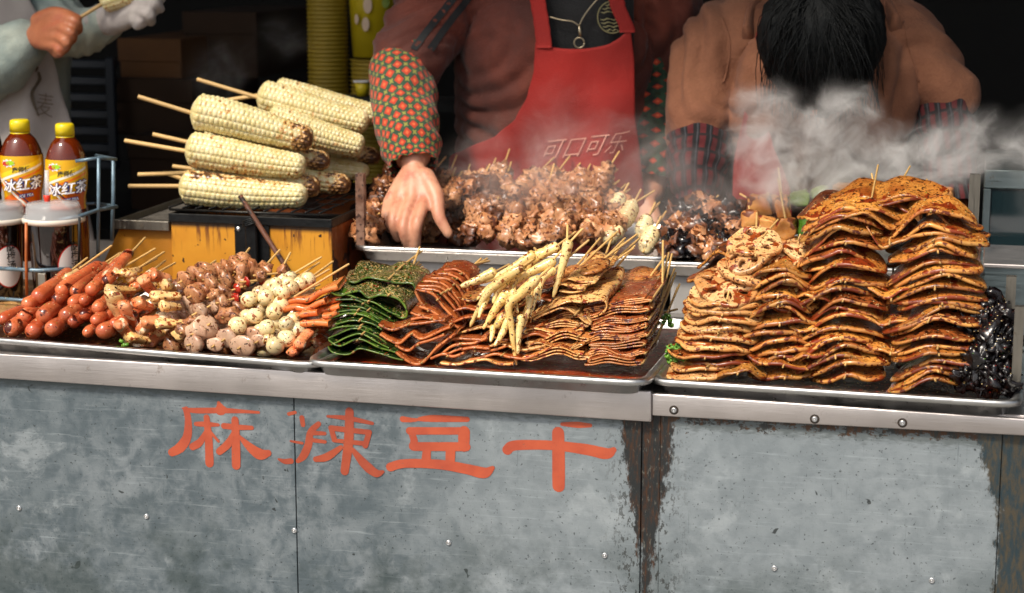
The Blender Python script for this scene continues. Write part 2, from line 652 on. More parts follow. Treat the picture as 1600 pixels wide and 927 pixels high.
O4, O5 = ((220, 600), 4.0), ((580, 600), 2.834)
CH = [
    (O4, [[(487, 118, 22), (494, 140, 52), (498, 156, 84)], [(262, 152, 12), (330, 166, 34), (500, 166, 36), (640, 172, 24), (738, 178, 16)],
          [(283, 160, 40), (297, 230, 46), (290, 330, 58), (248, 396, 64), (195, 428, 52)], [(345, 250, 28), (410, 252, 34), (485, 256, 20)],
          [(412, 210, 40), (425, 350, 52), (430, 495, 56)], [(402, 300, 18), (372, 362, 46), (325, 392, 48)], [(440, 305, 20), (486, 358, 18)],
          [(520, 262, 38), (600, 270, 36), (694, 274, 28)], [(590, 225, 48), (595, 360, 56), (597, 508, 58)], [(575, 310, 22), (545, 375, 50), (492, 422, 46)],
          [(620, 330, 22), (680, 392, 54), (745, 438, 72), (797, 432, 44)]]),
    (O4, [[(925, 188, 24), (965, 178, 22)], [(1007, 212, 34), (1014, 256, 30)],
          [(1112, 250, 34), (1062, 300, 42), (1048, 380, 50), (1018, 448, 50), (982, 482, 28)], [(1060, 305, 34), (1150, 310, 24)],
          [(1080, 352, 28), (1152, 362, 22)], [(938, 357, 14), (1010, 370, 18)], [(862, 470, 14), (900, 484, 32), (940, 482, 36)],
          [(1168, 202, 16), (1300, 215, 32), (1448, 246, 22)], [(1305, 172, 54), (1300, 350, 62), (1275, 545, 54)], [(1190, 275, 36), (1430, 302, 34)],
          [(1192, 280, 36), (1210, 345, 34)], [(1428, 302, 36), (1404, 385, 38)], [(1206, 352, 24), (1400, 372, 32)],
          [(1252, 396, 30), (1165, 455, 50), (1095, 470, 36)], [(1325, 410, 30), (1400, 500, 60), (1470, 556, 54), (1515, 548, 20)]]),
    (O5, [[(140, 156, 28), (180, 160, 20), (210, 158, 12)], [(215, 156, 20), (280, 153, 32), (425, 157, 24)], [(170, 208, 34), (410, 208, 34)],
          [(178, 214, 30), (190, 250, 34), (186, 276, 40)], [(412, 212, 54), (410, 276, 50)], [(190, 277, 40), (420, 278, 42)],
          [(247, 290, 38), (243, 345, 42)], [(352, 290, 44), (350, 345, 44)], [(85, 368, 40), (150, 352, 40), (300, 356, 44), (420, 376, 48), (500, 393, 50), (538, 372, 20)]]),
    (O5, [[(845, 178, 16), (910, 181, 28), (970, 184, 18)], [(603, 292, 46), (640, 272, 46), (800, 272, 44), (950, 290, 50), (1040, 308, 52), (1074, 292, 26)],
          [(828, 216, 54), (830, 350, 58), (830, 452, 56)]])]
for (org, sc), strokes in CH:
    parts = [stroke(s, org, sc, .00006 * k) for k, s in enumerate(strokes)]
    obj('painted_character', join(*parts), M_PAINT, ctr, False)


# ================================================================= trays
def rounded_quad(q, inset, r, n=6):
    """rounded quadrilateral from 4 corners FL, FR, BR, BL (2D), moved inwards by inset"""
    q = [Vector((p[0], p[1])) for p in q]
    c = sum(q, Vector((0, 0))) / 4
    pts = []
    for i in range(4):
        p, a, b = q[i], q[i - 1], q[(i + 1) % 4]
        u = (a - p).normalized(); v = (b - p).normalized()
        p2 = p + (u + v) * inset
        A, B = p2 + u * r, p2 + v * r
        for k in range(n + 1):
            t = k / n
            pts.append(A * (1 - t) ** 2 + p2 * 2 * t * (1 - t) + B * t * t)
    return pts


def tray(name, q, z, label, depth=.022, r=.035, base=ztop - .002, group=None):
    c = sum((Vector((p[0], p[1])) for p in q), Vector((0, 0))) / 4
    e = empty(name, (c.x, c.y, z - depth), label, 'tray', group)
    prof = [(.004, -.009), (0, -.0085), (-.0008, -.004), (0, -.0008), (.003, 0), (.007, 0), (.010, -.001), (.012, -.004), (.018, -depth + .004), (.022, -depth + .001), (.030, -depth)]
    V, F = [], []
    for ins, dz in prof:
        V += [(p.x, p.y, z + dz) for p in rounded_quad(q, ins, max(r - ins * .6, .012))]
    m = 28
    for i in range(len(prof) - 1):
        for k in range(m):
            F.append((i * m + k, i * m + (k + 1) % m, (i + 1) * m + (k + 1) % m, (i + 1) * m + k))
    F.append(tuple((len(prof) - 1) * m + k for k in range(m)))
    # outer underside
    b = len(V)
    for ins, dz in ((.004, -.009), (.010, -.008), (.016, -depth - .001), (.030, -depth - .0015)):
        V += [(p.x, p.y, z + dz) for p in rounded_quad(q, ins, max(r - ins * .6, .012))]
    for i in range(3):
        for k in range(m):
            F.append((b + i * m + k, b + (i + 1) * m + k, b + (i + 1) * m + (k + 1) % m, b + i * m + (k + 1) % m))
    F.append(tuple(b + 3 * m + k for k in reversed(range(m))))
    obj('pan', (V, F), M_TRAY, e)
    return e


def sauce(q, z, depth, label, mat, lev=.006):
    V = [(p.x, p.y, z - depth + lev) for p in rounded_quad(q, .0185, .022)]
    c = sum((Vector(v) for v in V), Vector()) / len(V)
    # grid of points for a slightly uneven surface
    V2, F2 = [tuple(c)], []
    K = 14
    for j in range(1, K + 1):
        for v in V:
            p = c.lerp(Vector(v), j / K)
            V2.append((p.x, p.y, p.z + (.0012 * nz(p, 60) if j < K else 0)))
    m = len(V)
    for k in range(m): F2.append((0, 1 + k, 1 + (k + 1) % m))
    for j in range(K - 1):
        for k in range(m):
            a = 1 + j * m
            F2.append((a + k, a + m + k, a + m + (k + 1) % m, a + (k + 1) % m))
    return obj('sauce', (V2, F2), mat, None, True, kind='stuff', label=label)


M_SAUCE = food('dark_chili_oil', '#120603', '#3e1606', 30, [('#8a2410', 70, .66), ('#c08a3a', 120, .70)], .42, .0, bump=.0012, bscale=150, rv=.06)
M_SAUCE2 = food('red_chili_oil', '#5c1c06', '#a04410', 26, [('#a82410', 60, .62), ('#c08a3a', 110, .69)], .42, .0, bump=.0016, bscale=110, rv=.05)


for _m in (M_SAUCE, M_SAUCE2):
    _m.node_tree.nodes['Principled BSDF'].inputs['Specular IOR Level'].default_value = .22


def q4(*pp):
    return [G(x, y, z) for x, y, z in pp]


zr = ztop + .0205
def quad_from(fl, fr, depth, z, shear=0.0):
    a, b = G(*fl, z), G(*fr, z)
    u = (b - a).normalized()
    v = Vector((-u.y, u.x, 0))
    return [a, b, b + v * depth + u * shear, a + v * depth + u * shear]


Q_L = quad_from((-60, 524), (498, 568), .40, zr)
Q_M = quad_from((474, 563), (1012, 596), .43, zr + .004)
Q_R = quad_from((1012, 592), (1597, 629), .42, zr)
tray('sheet_tray', Q_L, zr, 'leftmost steel sheet tray heaped with sausages and fish balls')
tray('sheet_tray', Q_M, zr + .004, 'middle steel sheet tray holding green kelp and brown folded tofu skins')
tray('sheet_tray', Q_R, zr, 'right front steel sheet tray carrying tall stacks of spiced slices')
sauce(Q_L, zr, .022, 'thin dark chili oil lying in the leftmost tray', M_SAUCE)
sauce(Q_M, zr + .004, .022, 'shiny red brown chili oil pooled in the middle tray', M_SAUCE2)
sauce(Q_R, zr, .022, 'dark spiced oil lying under the tall stacks of slices', M_SAUCE)

# rear trays on white boxes
zb = P(830, 398, .50).z
M_WHITE = plain('white_enamel', '#b9b6b2', .35, .2, .2, 6)
Q_B = quad_from((548, 384), (1052, 402), .36, zb)
Q_C = quad_from((1022, 408), (1545, 424), .36, zb - .006)
tray('rear_tray', Q_B, zb, 'rear steel tray full of steaming meat skewers under the reaching hand', .024)
tray('rear_tray', Q_C, zb - .006, 'rear steel tray of black fungus and tofu cubes behind the lotus slices', .024)
def bench(q, z, name, label, cat, m, ins=.02):
    c = (q[0] + q[2]) / 2
    e = empty(name, (c.x, c.y, ztop), label, cat)
    pts = rounded_quad(q, ins, .006, 2)
    V = [(p.x, p.y, ztop - .0015) for p in pts] + [(p.x, p.y, z) for p in pts]
    k = len(pts)
    F = [(i, (i + 1) % k, k + (i + 1) % k, k + i) for i in range(k)] + [tuple(range(k, 2 * k)), tuple(reversed(range(k)))]
    obj('box_body', (V, F), m, e, False)
    return e
obj('rear_top', box(-1.75, 1.5, .461, 1.0, ztop - .03, ztop - .0018), M_STEEL, ctr, False)
bench(Q_B, zb - .026, 'tray_stand', 'white box stand lifting the rear tray of meat skewers', 'stand', M_WHITE, .024)
bench(Q_C, zb - .032, 'tray_stand', 'white box stand lifting the rear tray of tofu cubes', 'stand', M_WHITE, .024)

# square posts of the tray rail
M_RAIL = steel('dull_rail_steel', '#8f8a80', .4, (60, 60, 3), .3)
M_RUSTY = food('rusty_post_steel', '#5a3a2a', '#8a6a58', 40, [('#3a2218', 50, .6)], .6, bump=.0008)
def post(px, py0, py1, Y, w, label, mat=M_RAIL):
    a, b = P(px, py1, Y), P(px, py0, Y)
    e = empty('square_post', (a.x, a.y, a.z), label, 'post')
    h = w / 2
    obj('tube', join(box(a.x - h, a.x + h, Y - h, Y - h + .002, a.z, b.z), box(a.x - h, a.x + h, Y + h - .002, Y + h, a.z, b.z),
        box(a.x - h, a.x - h + .002, Y - h + .0021, Y + h - .0021, a.z, b.z - .0002), box(a.x + h - .002, a.x + h, Y - h + .0021, Y + h - .0021, a.z, b.z - .0002)), mat, e, False)
    return e
post(1587, 478, 606, .045, .012, 'nearer of the two square steel posts at the right tray corner')
post(1574, 431, 560, .15, .013, 'farther square steel post standing behind the black fungus')
post(1518, 272, 400, .50, .016, 'square steel post rising from steam right of the tallest stack')
post(565, 271, 382, .53, .014, 'rusty square post between the corn grill and the meat tray', M_RUSTY)

# steel cabinet at the right, behind
M_CAB = steel('cabinet_steel', '#7f8d90', .35, (3, 3, 60), .2)
e = empty('steel_cabinet', (P(1575, 400, .66).x, .8, ztop), 'grey steel food cabinet with dark glass at the right edge', 'cabinet')
c0, c1 = P(1532, 395, .66), P(1700, 300, .66)
obj('cabinet_body', join(box(c0.x, c0.x + .5, .66, .95, ztop + .001, c0.z + .004, .002), box(c0.x, c0.x + .5, .66, .95, c1.z, c1.z + .03, .002), box(c0.x, c0.x + .012, .66, .95, c0.z + .0045, c1.z - .0005, .001)), M_CAB, e, False)
g = N('dark_glass'); g.set(col=C('#1b2a2e'), rough=.08, metal=.0, spec=.8)
obj('glass_panel', box(c0.x + .0125, c0.x + .49, .665, .669, c0.z + .0045, c1.z - .0005), g.m, e, False)
e = empty('serving_ledge', (P(1560, 420, .42).x, .45, ztop), 'narrow steel ledge at the right edge behind the last post', 'ledge')
l0 = P(1536, 412, .42)
obj('ledge_plate', box(l0.x, l0.x + .4, .42, .60, l0.z - .006, l0.z, .0015), M_STEEL, e, False)
obj('ledge_apron', box(l0.x + .003, l0.x + .39, .424, .428, ztop + .001, l0.z - .0065), M_CAB, e, False)

# ================================================================= food materials
SPK = [('#2e1408', 70, .66), ('#7a1408', 46, .70), ('#1a1208', 150, .69)]
M_SAUS = food('grilled_sausage', '#a04426', '#cc7044', 22, [('#4a1408', 34, .66), ('#2a1006', 110, .70)], .22, .55, .12, .0006, 140, rv=.1)
M_CRAB = food('surimi_pale', '#d9a860', '#e8c890', 24, [('#8a3c12', 60, .60), ('#3c1c0a', 90, .68)], .3, .35, .15, .0008, 130)
M_CRABO = food('surimi_orange', '#d05a24', '#e8a070', 30, [('#f0d8b4', 22, .56), ('#5a240c', 90, .66)], .28, .4, .15, .0008, 120)
M_GIZ = food('pinkish_ball_slice', '#a87c60', '#cfae92', 26, [('#6a3a20', 50, .66), ('#2a1208', 110, .68)], .26, .45, .15, .0008, 130)
M_MEAT = food('spiced_meat_chunk', '#8a5230', '#bc865c', 34, [('#5a2c16', 60, .62), ('#221008', 120, .66)], .28, .4, .1, .0012, 110)
M_PEP = food('red_pepper', '#8a1810', '#b83422', 30, [('#4a1408', 90, .66)], .2, .5, .1)
M_BALL = food('fish_ball', '#d9bd88', '#ecdcae', 14, [('#8a4a1c', 44, .63), ('#3a1c0c', 90, .665)], .25, .45, .2, .0004, 90, rv=.1)
M_CAKE = food('orange_fishcake', '#c9662c', '#dd8444', 20, [('#7a2c10', 60, .64)], .3, .35, .15, .0005, 100)
M_KELP = food('kelp_sheet', '#0b1806', '#1a300c', 20, [('#3e5a1a', 30, .62), ('#8a7038', 120, .69)], .3, .1, 0, .0008, 90, rv=.08)
M_KELPE = food('kelp_cut_edge', '#3c560f', '#5f7a1c', 30, [('#22380c', 60, .6)], .3, .2)
M_KTOP = food('spiced_kelp', '#22340e', '#3f5216', 26, [('#a08850', 95, .58), ('#7a2410', 70, .67), ('#c9b78a', 200, .64)], .2, .5, 0, .0022, 120, rv=.1)
M_BTOF = food('brown_tofu_skin', '#7a3416', '#a05428', 24, [('#4a1a08', 50, .62), ('#c98a50', 110, .70)], .24, .35, .08, .0006, 120)
M_BTOFE = food('brown_tofu_edge', '#a85828', '#c47a44', 24, [('#6a2c10', 80, .6)], .35, .2)
M_SHOOT = food('pale_shoot', '#d9b060', '#f0d795', 14, [('#8a4a18', 60, .64), ('#4a2a10', 110, .66)], .26, .35, .2, .0008, 60)
M_TOF = food('tofu_skin', '#a8622e', '#cf9050', 20, [('#5a2410', 44, .61), ('#8a1c10', 60, .68), ('#3a1c0c', 120, .66)], .3, .35, .1, .0008, 110)
M_TOFL = food('light_tofu_skin', '#c98e48', '#e3b878', 20, [('#7a3414', 50, .60), ('#8a1c10', 60, .67), ('#4a240c', 120, .64)], .32, .3, .1, .0008, 110)
M_TOFD = food('dark_tofu_skin', '#6a2c12', '#96502a', 20, [('#3a1408', 50, .6), ('#b88050', 100, .70)], .22, .45, .08, .0008, 110)
M_POT = food('oily_slice_face', '#8a4216', '#d08e40', 16, [('#7a2c0e', 30, .60), ('#3a180a', 80, .62), ('#3a1408', 130, .63)], .34, .3, .12, .0009, 120, rv=.1)
M_POTE = food('slice_cut_edge', '#9c5826', '#cc944c', 40, [('#5a220a', 60, .59), ('#7a3010', 24, .58)], .3, .2, .1, rnd=.3)
M_POTD = food('dark_oily_slice', '#562611', '#985224', 18, [('#2a0e04', 50, .59), ('#140804', 110, .64)], .36, .2, .1, .0009, 120, rv=.1)
M_LOT = food('lotus_slice_face', '#c08248', '#e2b880', 18, [('#8a3c14', 40, .60), ('#4a200c', 100, .62), ('#8a1c0c', 60, .69)], .26, .35, .15, .0009, 120)
M_LOTE = food('lotus_cut_edge', '#bd7a3a', '#dcaa66', 40, [('#6a2c10', 80, .6)], .3, .3, .1)
M_FUNG = food('black_fungus', '#050405', '#160e0f', 20, [('#4a2a20', 60, .69)], .24, .3, 0, .0010, 90, rv=.06)
M_DMEAT = food('dark_braised_meat', '#4a2616', '#84502f', 26, [('#24100a', 50, .62)], .38, .4, .05, .0014, 100)
M_TMEAT = food('tan_braised_meat', '#a0643c', '#d09a6e', 26, [('#5a2c16', 50, .62)], .4, .4, .1, .0014, 100)
M_FRIED = food('fried_tofu_cube', '#a8622c', '#d0944e', 26, [('#6a300f', 40, .6)], .35, .25, .1, .001, 110)
M_GREEN = food('pale_green_vegetable', '#5a7a2c', '#9aa858', 20, [], .4, .2, .1)
M_HERB = food('chopped_green_onion', '#2c5a14', '#6a9a34', 40, [], .35, .1)

for _m in (M_POT, M_POTD, M_BTOF, M_TOFD, M_KELP):
    _m.node_tree.nodes['Principled BSDF'].inputs['Specular IOR Level'].default_value = .25
UNIT_STICK = mesh('stick', *tube([(0, 0, 0), (0, .25, 0), (0, .5, 0), (0, .75, 0), (0, .985, 0), (0, 1, 0)], [.92, 1, 1, 1, 1, .75], 8), M_STICK)
RND = random.Random(11)
ORD = ['first', 'second', 'third', 'fourth', 'fifth', 'sixth', 'seventh', 'eighth', 'ninth', 'tenth', 'eleventh', 'twelfth', 'thirteenth', 'fourteenth',
       'fifteenth', 'sixteenth', 'seventeenth', 'eighteenth', 'nineteenth', 'twentieth', 'twenty-first', 'twenty-second', 'twenty-third', 'twenty-fourth', 'twenty-fifth', 'twenty-sixth']


def stick_between(e, a, b, r=.0017, name='stick'):
    """a, b in the thing's own space"""
    a, b = Vector(a), Vector(b)
    d = b - a
    q = Vector((0, 1, 0)).rotation_difference(d.normalized())
    return link(name, UNIT_STICK, e, Matrix.LocRotScale(a, q, (r, d.length, r)))


def frame_to(A, B, roll=0.0):
    """rotation whose +Y runs from A to B and whose +Z stays near up"""
    y = (Vector(B) - Vector(A)).normalized()
    x = y.cross(Vector((0, 0, 1))).normalized()
    z = x.cross(y)
    m = Matrix((x, y, z)).transposed()
    return (m @ Matrix.Rotation(roll, 3, 'Y')).to_quaternion()


def skewer(name, label, group, A, B, pieces, sf=.012, sb=.09, r=.0017, cat='skewer', roll=0.0, stick=True):
    """pieces: list of (part name, mesh, distance along, matrix or None)"""
    A, B = Vector(A), Vector(B)
    e = empty(name, A, label, cat, group)
    e.rotation_mode = 'QUATERNION'
    e.rotation_quaternion = frame_to(A, B, roll)
    L = (B - A).length
    for pn, me, s, M in pieces:
        m = Matrix.Translation((0, s, 0))
        if M is not None: m = m @ M
        link(pn, me, e, m)
    if stick: stick_between(e, (0, -sf, 0), (0, L + sb, 0), r)
    return e


def rod_mesh(name, L, r, mat, seed, wob=.08, bend=.0, n=14, pinch=None, e=1.0):
    prof = capsule_profile(L, r, 6, e)
    mid = [(r * e + (L - 2 * r * e) * k / 14, r) for k in range(1, 14)]
    pr = prof[:7] + mid + prof[7:]
    path, rad = [], []
    for s, q in pr:
        t = s / L
        if pinch: q *= pinch(t)
        path.append((bend * sin(pi * t), s, bend * .6 * sin(pi * t * 1.4 + seed)))
        rad.append(max(q, .0001))
    return mesh(name, *tube(path, rad, n, ref=(1, 0, 0), disp=lambda u, a, p: r * wob * nz(p, 60, seed)), mat)


# ================================================================= left tray: sausages
SAUS = [rod_mesh('sausage', .118, .0100, M_SAUS, i, .10, .003 * (-1) ** i, pinch=(lambda t: 1 + .05 * sin(t * 9))) for i in range(3)]
SAUSB = [rod_mesh('sausage', .040, .0100, M_SAUS, i + 7, .14, .0) for i in range(3)]      # short ones, several to a skewer
rows = [
    ('top', [(58, 465, 11.5, .105, 0), (97, 454, 10.5, .115, 0), (117, 455, 9.5, .125, 0), (142, 453, 10.5, .12, 1), (166, 437, 9.0, .135, 0)]),
    ('second', [(42, 476, 10.5, .09, 0), (91, 468, 10, .105, 0), (114, 472, 9.5, .105, 0), (131, 470, 9, .11, 1), (152, 482, 11, .095, 1)]),
    ('third', [(35, 497, 11, .07, 0), (70, 494, 13, .07, 0), (102, 493, 12, .075, 0), (114, 504, 10, .07, 1), (130, 491, 9, .085, 0), (150, 502, 10, .075, 1)]),
    ('bottom', [(19, 515, 13, .045, 0), (51, 517, 12.5, .045, 0), (82, 515, 12.5, .05, 0), (137, 519, 9, .05, 1), (160, 519, 12.5, .045, 0), (179, 507, 9.5, .06, 1), (4, 500, 10, .08, 0)]),
]
dS = P(120, 418, .235) - P(58, 465, .105)
dS.normalize()
GS = 'sausage skewers heaped at the left end of the leftmost tray'
for rn, lst in rows:
    lst = sorted(lst)
    for k, (px, py, rp, Y, kind) in enumerate(lst):
        r = rp * PXM(Y, px, py) * 1.02
        s = r / .0100
        A = P(px, py, Y)
        d = (dS + Vector((RND.uniform(-.1, .1), 0, RND.uniform(-.06, .06) - (.10 if rn != 'top' else 0)))).normalized()
        S = Matrix.Diagonal((s, 1, s, 1))
        if kind == 0:
            pcs = [('sausage', SAUS[k % 3], -.008, S @ Matrix.Rotation(k * 1.3, 4, 'Y'))]
        else:
            pcs = [('sausage', SAUSB[(k + j) % 3], -.008 + j * .031, S @ Matrix.Rotation(k + j * 2.1, 4, 'Y') @ Matrix.Rotation(RND.uniform(-.1, .1), 4, 'X')) for j in range(4)]
        w = 'long smooth sausage' if kind == 0 else 'string of short sausages'
        skewer('sausage_skewer', f'{w} skewer, {ORD[k]} from left in the {rn} row of the sausage heap', GS, A, A + d * .118, pcs,
               sf=.004, sb=.035 if rn != 'top' else .055)
for k in range(9):       # deeper ones glimpsed between the front ones
    px, py = 20 + k * 20, 500 - (k % 3) * 14
    A = P(px, py, .15 + .01 * (k % 2)); A.z = max(A.z, ztop + .004)
    skewer('sausage_skewer', 'dark grilled sausage lying deep inside the sausage heap, glimpsed between those in front', 'sausages deep inside the heap', A, A + Vector((dS.x, dS.y, .1)).normalized() * .118,
           [('sausage', SAUS[k % 3], 0, None)], 0, .03)
# loose rear stick ends above the sausages
def px_stick(name, label, group, a, b, Ya, Yb, r=.0017):
    A, B = P(*a, Ya), P(*b, Yb)
    e = empty(name, A, label, 'skewer', group)
    stick_between(e, (0, 0, 0), B - A, r)
    return e

# ================================================================= surimi pieces
def wedge_mesh(name, L, w, h, mat, seed, taper=.6, ribs=5):
    path, rad = [], []
    for k in range(17):
        t = k / 16
        q = (1 - taper * t) * (1 + .10 * abs(sin(pi * ribs * t))) * (sqrt(max(0, 1 - (2 * t - 1) ** 8)) * .92 + .08)
        path.append((.004 * sin(t * 3 + seed), t * L, .003 * sin(t * 2.3 + seed * 2)))
        rad.append((w * q, h * q))
    V, F = tube(path, rad, 14, ref=(1, 0, 0), disp=lambda u, a, p: w * (.16 * nz(p, 70, seed) + .10 * cos(4 * a)))
    return mesh(name, V, F, mat)


WED = [wedge_mesh('surimi_stick', .052, .0090, .0062, M_CRAB, 1), wedge_mesh('surimi_stick', .050, .0088, .0065, M_CRABO, 2, .45),
       wedge_mesh('surimi_stick', .048, .0080, .0066, M_CRABO, 3, .25, 8), wedge_mesh('surimi_stick', .055, .0100, .0055, M_CRAB, 4, .3, 7)]
def c5(x, y): return x / 4.413, 370 + y / 4.413
W5 = [((715, 378), (945, 352), 0, .115, 'pale wedge lying flat at the top left'), ((860, 292), (1000, 286), 0, .16, 'pale wedge at the very top'), ((790, 385), (858, 600), 3, .075, 'yellowish piece hanging steeply'),
      ((838, 430), (975, 650), 1, .08, 'orange streaked piece hanging beside the yellowish one'), ((830, 590), (905, 715), 2, .05, 'orange and white piece standing at the front bottom'), ((890, 715), (1015, 705), 3, .05, 'flat piece lying along the tray bottom'),
      ((925, 420), (1075, 500), 1, .09, 'orange edged piece pointing down right'), ((985, 285), (1070, 410), 2, .12, 'ribbed orange piece below the stick ends'), ((1040, 262), (1190, 330), 2, .135, 'ribbed orange fan at the top'),
      ((1050, 440), (1235, 395), 3, .10, 'broad pale piece in the middle'), ((965, 565), (1195, 572), 1, .07, 'orange and white striped piece lying low'), ((1075, 630), (1290, 585), 3, .065, 'pale piece tucked beside the meat slices'),
      ((1100, 340), (1230, 350), 0, .13, 'pale piece under the ribbed fan'), ((1090, 490), (1260, 470), 0, .085, 'pale piece above the striped one'), ((960, 640), (1090, 640), 2, .075, 'dark orange piece deep in the heap'),
      ((1240, 690), (1330, 720), 3, .055, 'small pale piece in the oil')]
for (a, b, v, Y, w) in W5:
    A, B = P(*c5(*a), Y), P(*c5(*b), Y + .03)
    L = (B - A).length
    k = L / (.052)
    me = WED[v]
    skewer('surimi_skewer', f'{w}, crab stick heap', 'crab stick skewers beside the sausages', A, B, [('surimi_stick', me, 0, Matrix.Diagonal((1.35, k, 1.35, 1)))], sf=.0, sb=-.005, r=.0015)

# rear ends of sticks that belong to the heap: part of skewers lying behind
BACK5 = [((570, 205), (770, 62)), ((830, 200), (905, 138)), ((860, 205), (1070, 82)), ((950, 220), (1083, 150)), ((975, 205), (1133, 105)), ((1005, 265), (1142, 165)), ((1090, 245), (1210, 180))]
for k, (a, b) in enumerate(BACK5):
    A, B = P(*c5(*a), .20), P(*c5(*b), .27)
    d = (A - B).normalized()
    e = skewer('surimi_skewer', f'skewer behind the left heap, its bare stick end {ORD[k]} from the left', 'skewers at the back of the left heap', A + d * .05, A, [('surimi_stick', WED[k % 4], 0, None)], 0, (B - A).length)

# ================================================================= meat slices, balls, fishcake
def dome_mesh(name, r, h, mat, seed):
    V, F = lump(r, r, r, 3, .14, 1.8, seed, .03)
    V = [Vector((v.x, v.y if v.y > 0 else v.y * .25, v.z * h)) for v in V]
    return mesh(name, V, F, mat)


DOME = [dome_mesh('ball_slice', .0165, .8, M_GIZ, s) for s in (1, 2, 3, 4)]
DOMB = [dome_mesh('ball_slice', .0165, .8, M_MEAT, s) for s in (11, 12, 13)]
CHNK = [mesh('meat_chunk', *lump(.018, .011, .012, 3, .45, 1.9, s, .08), M_MEAT) for s in (5, 6, 7, 8)]
BALL = [mesh('fish_ball', *lump(.0134, .0134, .0130, 3, .06, 1.4, s, .012), M_BALL) for s in (1, 2, 3)]
PEPP = mesh('pepper_piece', *lump(.012, .004, .010, 3, .35, 1.9, 3), M_PEP)


def c6(x, y): return 250 + x / 4.416, 370 + y / 4.416


up = (P(125, 400, .2) - P(60, 440, .1)).normalized()
def run(name, part, label, group, a, b, Ya, Yb, n, lib, rp, jitter=.12, sf=.012, tip=None, alt=None, cat='skewer', base=.0134, rot=True):
    """n pieces from crop point a (front) to b (back); tip = stick end point in the crop"""
    A, B = P(*c6(*a), Ya), P(*c6(*b), Yb)
    L = (B - A).length
    r = rp / 4.416 * PXM(Ya, *c6(*a))
    s = r / base
    pcs = []
    for j in range(n):
        t = 0 if n == 1 else j / (n - 1)
        lb = lib
        pn = part
        if alt and j in alt: lb, pn = alt[j]
        R = Matrix.Rotation(RND.uniform(0, 6.28), 4, 'Y') if rot else Matrix.Identity(4)
        if base > .0134: s = r / base * 1.3
        pcs.append((pn, lb[RND.randrange(len(lb))], t * L, Matrix.Rotation(RND.uniform(-jitter, jitter), 4, 'X') @ R @ Matrix.Diagonal((s * RND.uniform(.92, 1.06), s * RND.uniform(.92, 1.06), s, 1))))
    sb = .02 if tip is None else ((P(*c6(*tip), Yb + .07)) - B).length
    e = skewer(name, label, group, A, B, pcs, sf, sb if tip is None else .0, stick=tip is None)
    if tip is not None:
        q = e.rotation_quaternion.inverted()
        T = q @ (P(*c6(*tip), Yb + .07) - A)
        stick_between(e, (0, -sf, 0), (0, L, 0))
        stick_between(e, (0, L - .004, 0), T)
    return e


GM = 'meat slice skewers in the middle of the leftmost tray'
D = (DOME, 58)
for (a, b, Ya, Yb, n, lib, rp, lab, tip, alt) in [
    ((165, 300), (290, 235), .11, .14, 3, DOMB, 62, 'pair of pinkish ball slices at the top left', (385, 165), None),
    ((270, 285), (560, 175), .125, .17, 6, DOMB, 62, 'row of overlapping ball slices along the top', (618, 78), None),
    ((345, 300), (560, 300), .115, .15, 3, CHNK, 58, 'dark spiced meat chunks under the top row', None, None),
    ((560, 240), (720, 225), .15, .18, 3, CHNK, 55, 'brown meat chunks at the top right', (828, 90), None),
    ((690, 265), (840, 250), .15, .18, 2, CHNK, 46, 'meat chunks with a thin stick reaching over the yellow box', (900, 110), None),
    ((230, 405), (330, 360), .095, .12, 3, DOMB, 70, 'ball slice with a light centre at the left', None, None),
    ((265, 520), (360, 470), .08, .10, 2, DOME, 58, 'orange tinted ball slice in the middle left', None, None),
    ((370, 410), (530, 360), .10, .13, 3, CHNK, 50, 'ridged meat strips with a red pepper piece', None, {2: ([PEPP], 'pepper_piece')}),
    ((430, 450), (520, 425), .09, .11, 2, CHNK, 48, 'meat strip just left of the red pepper', None, {1: ([PEPP], 'pepper_piece')}),
    ((460, 545), (540, 500), .08, .11, 2, CHNK, 60, 'pale chunk of meat in the centre', None, None),
    ((315, 620), (250, 660), .06, .07, 1, DOME, 88, 'large smooth ball slice at the front', None, None),
    ((245, 665), (300, 640), .05, .07, 2, DOME, 66, 'flat ball slice just under the large one', None, None),
    ((225, 740), (300, 715), .04, .06, 2, DOME, 64, 'ball slice standing in oil at the front left', None, None),
    ((455, 700), (530, 640), .05, .08, 2, DOME, 66, 'ball slice with dark specks at the front', None, None),
    ((380, 745), (430, 700), .045, .07, 2, DOME, 50, 'small slice between the front ones', None, None),
    ((565, 755), (640, 700), .042, .07, 2, DOME, 76, 'broad half round slice lying at the front edge', None, None),
    ((680, 720), (740, 680), .05, .08, 2, DOME, 46, 'slice hidden beside the foremost fish balls', None, None),
    ((160, 650), (200, 600), .06, .09, 2, CHNK, 44, 'small meat chunk by the crab sticks', None, None),
    ((600, 310), (700, 300), .13, .15, 2, [PEPP], 40, 'red pepper pieces near the fish balls', None, None),
]:
    run('meat_skewer', 'ball_slice' if lib in (DOME, DOMB) else ('meat_chunk' if lib is CHNK else 'pepper_piece'), f'{lab} of the meat heap', GM, a, b, Ya, Yb, n, lib, rp, alt=alt, tip=tip, base=.0165 if lib is not BALL else .0134, rot=lib not in (DOME, DOMB), jitter=.3)
GB = 'fish ball skewers in the leftmost tray'
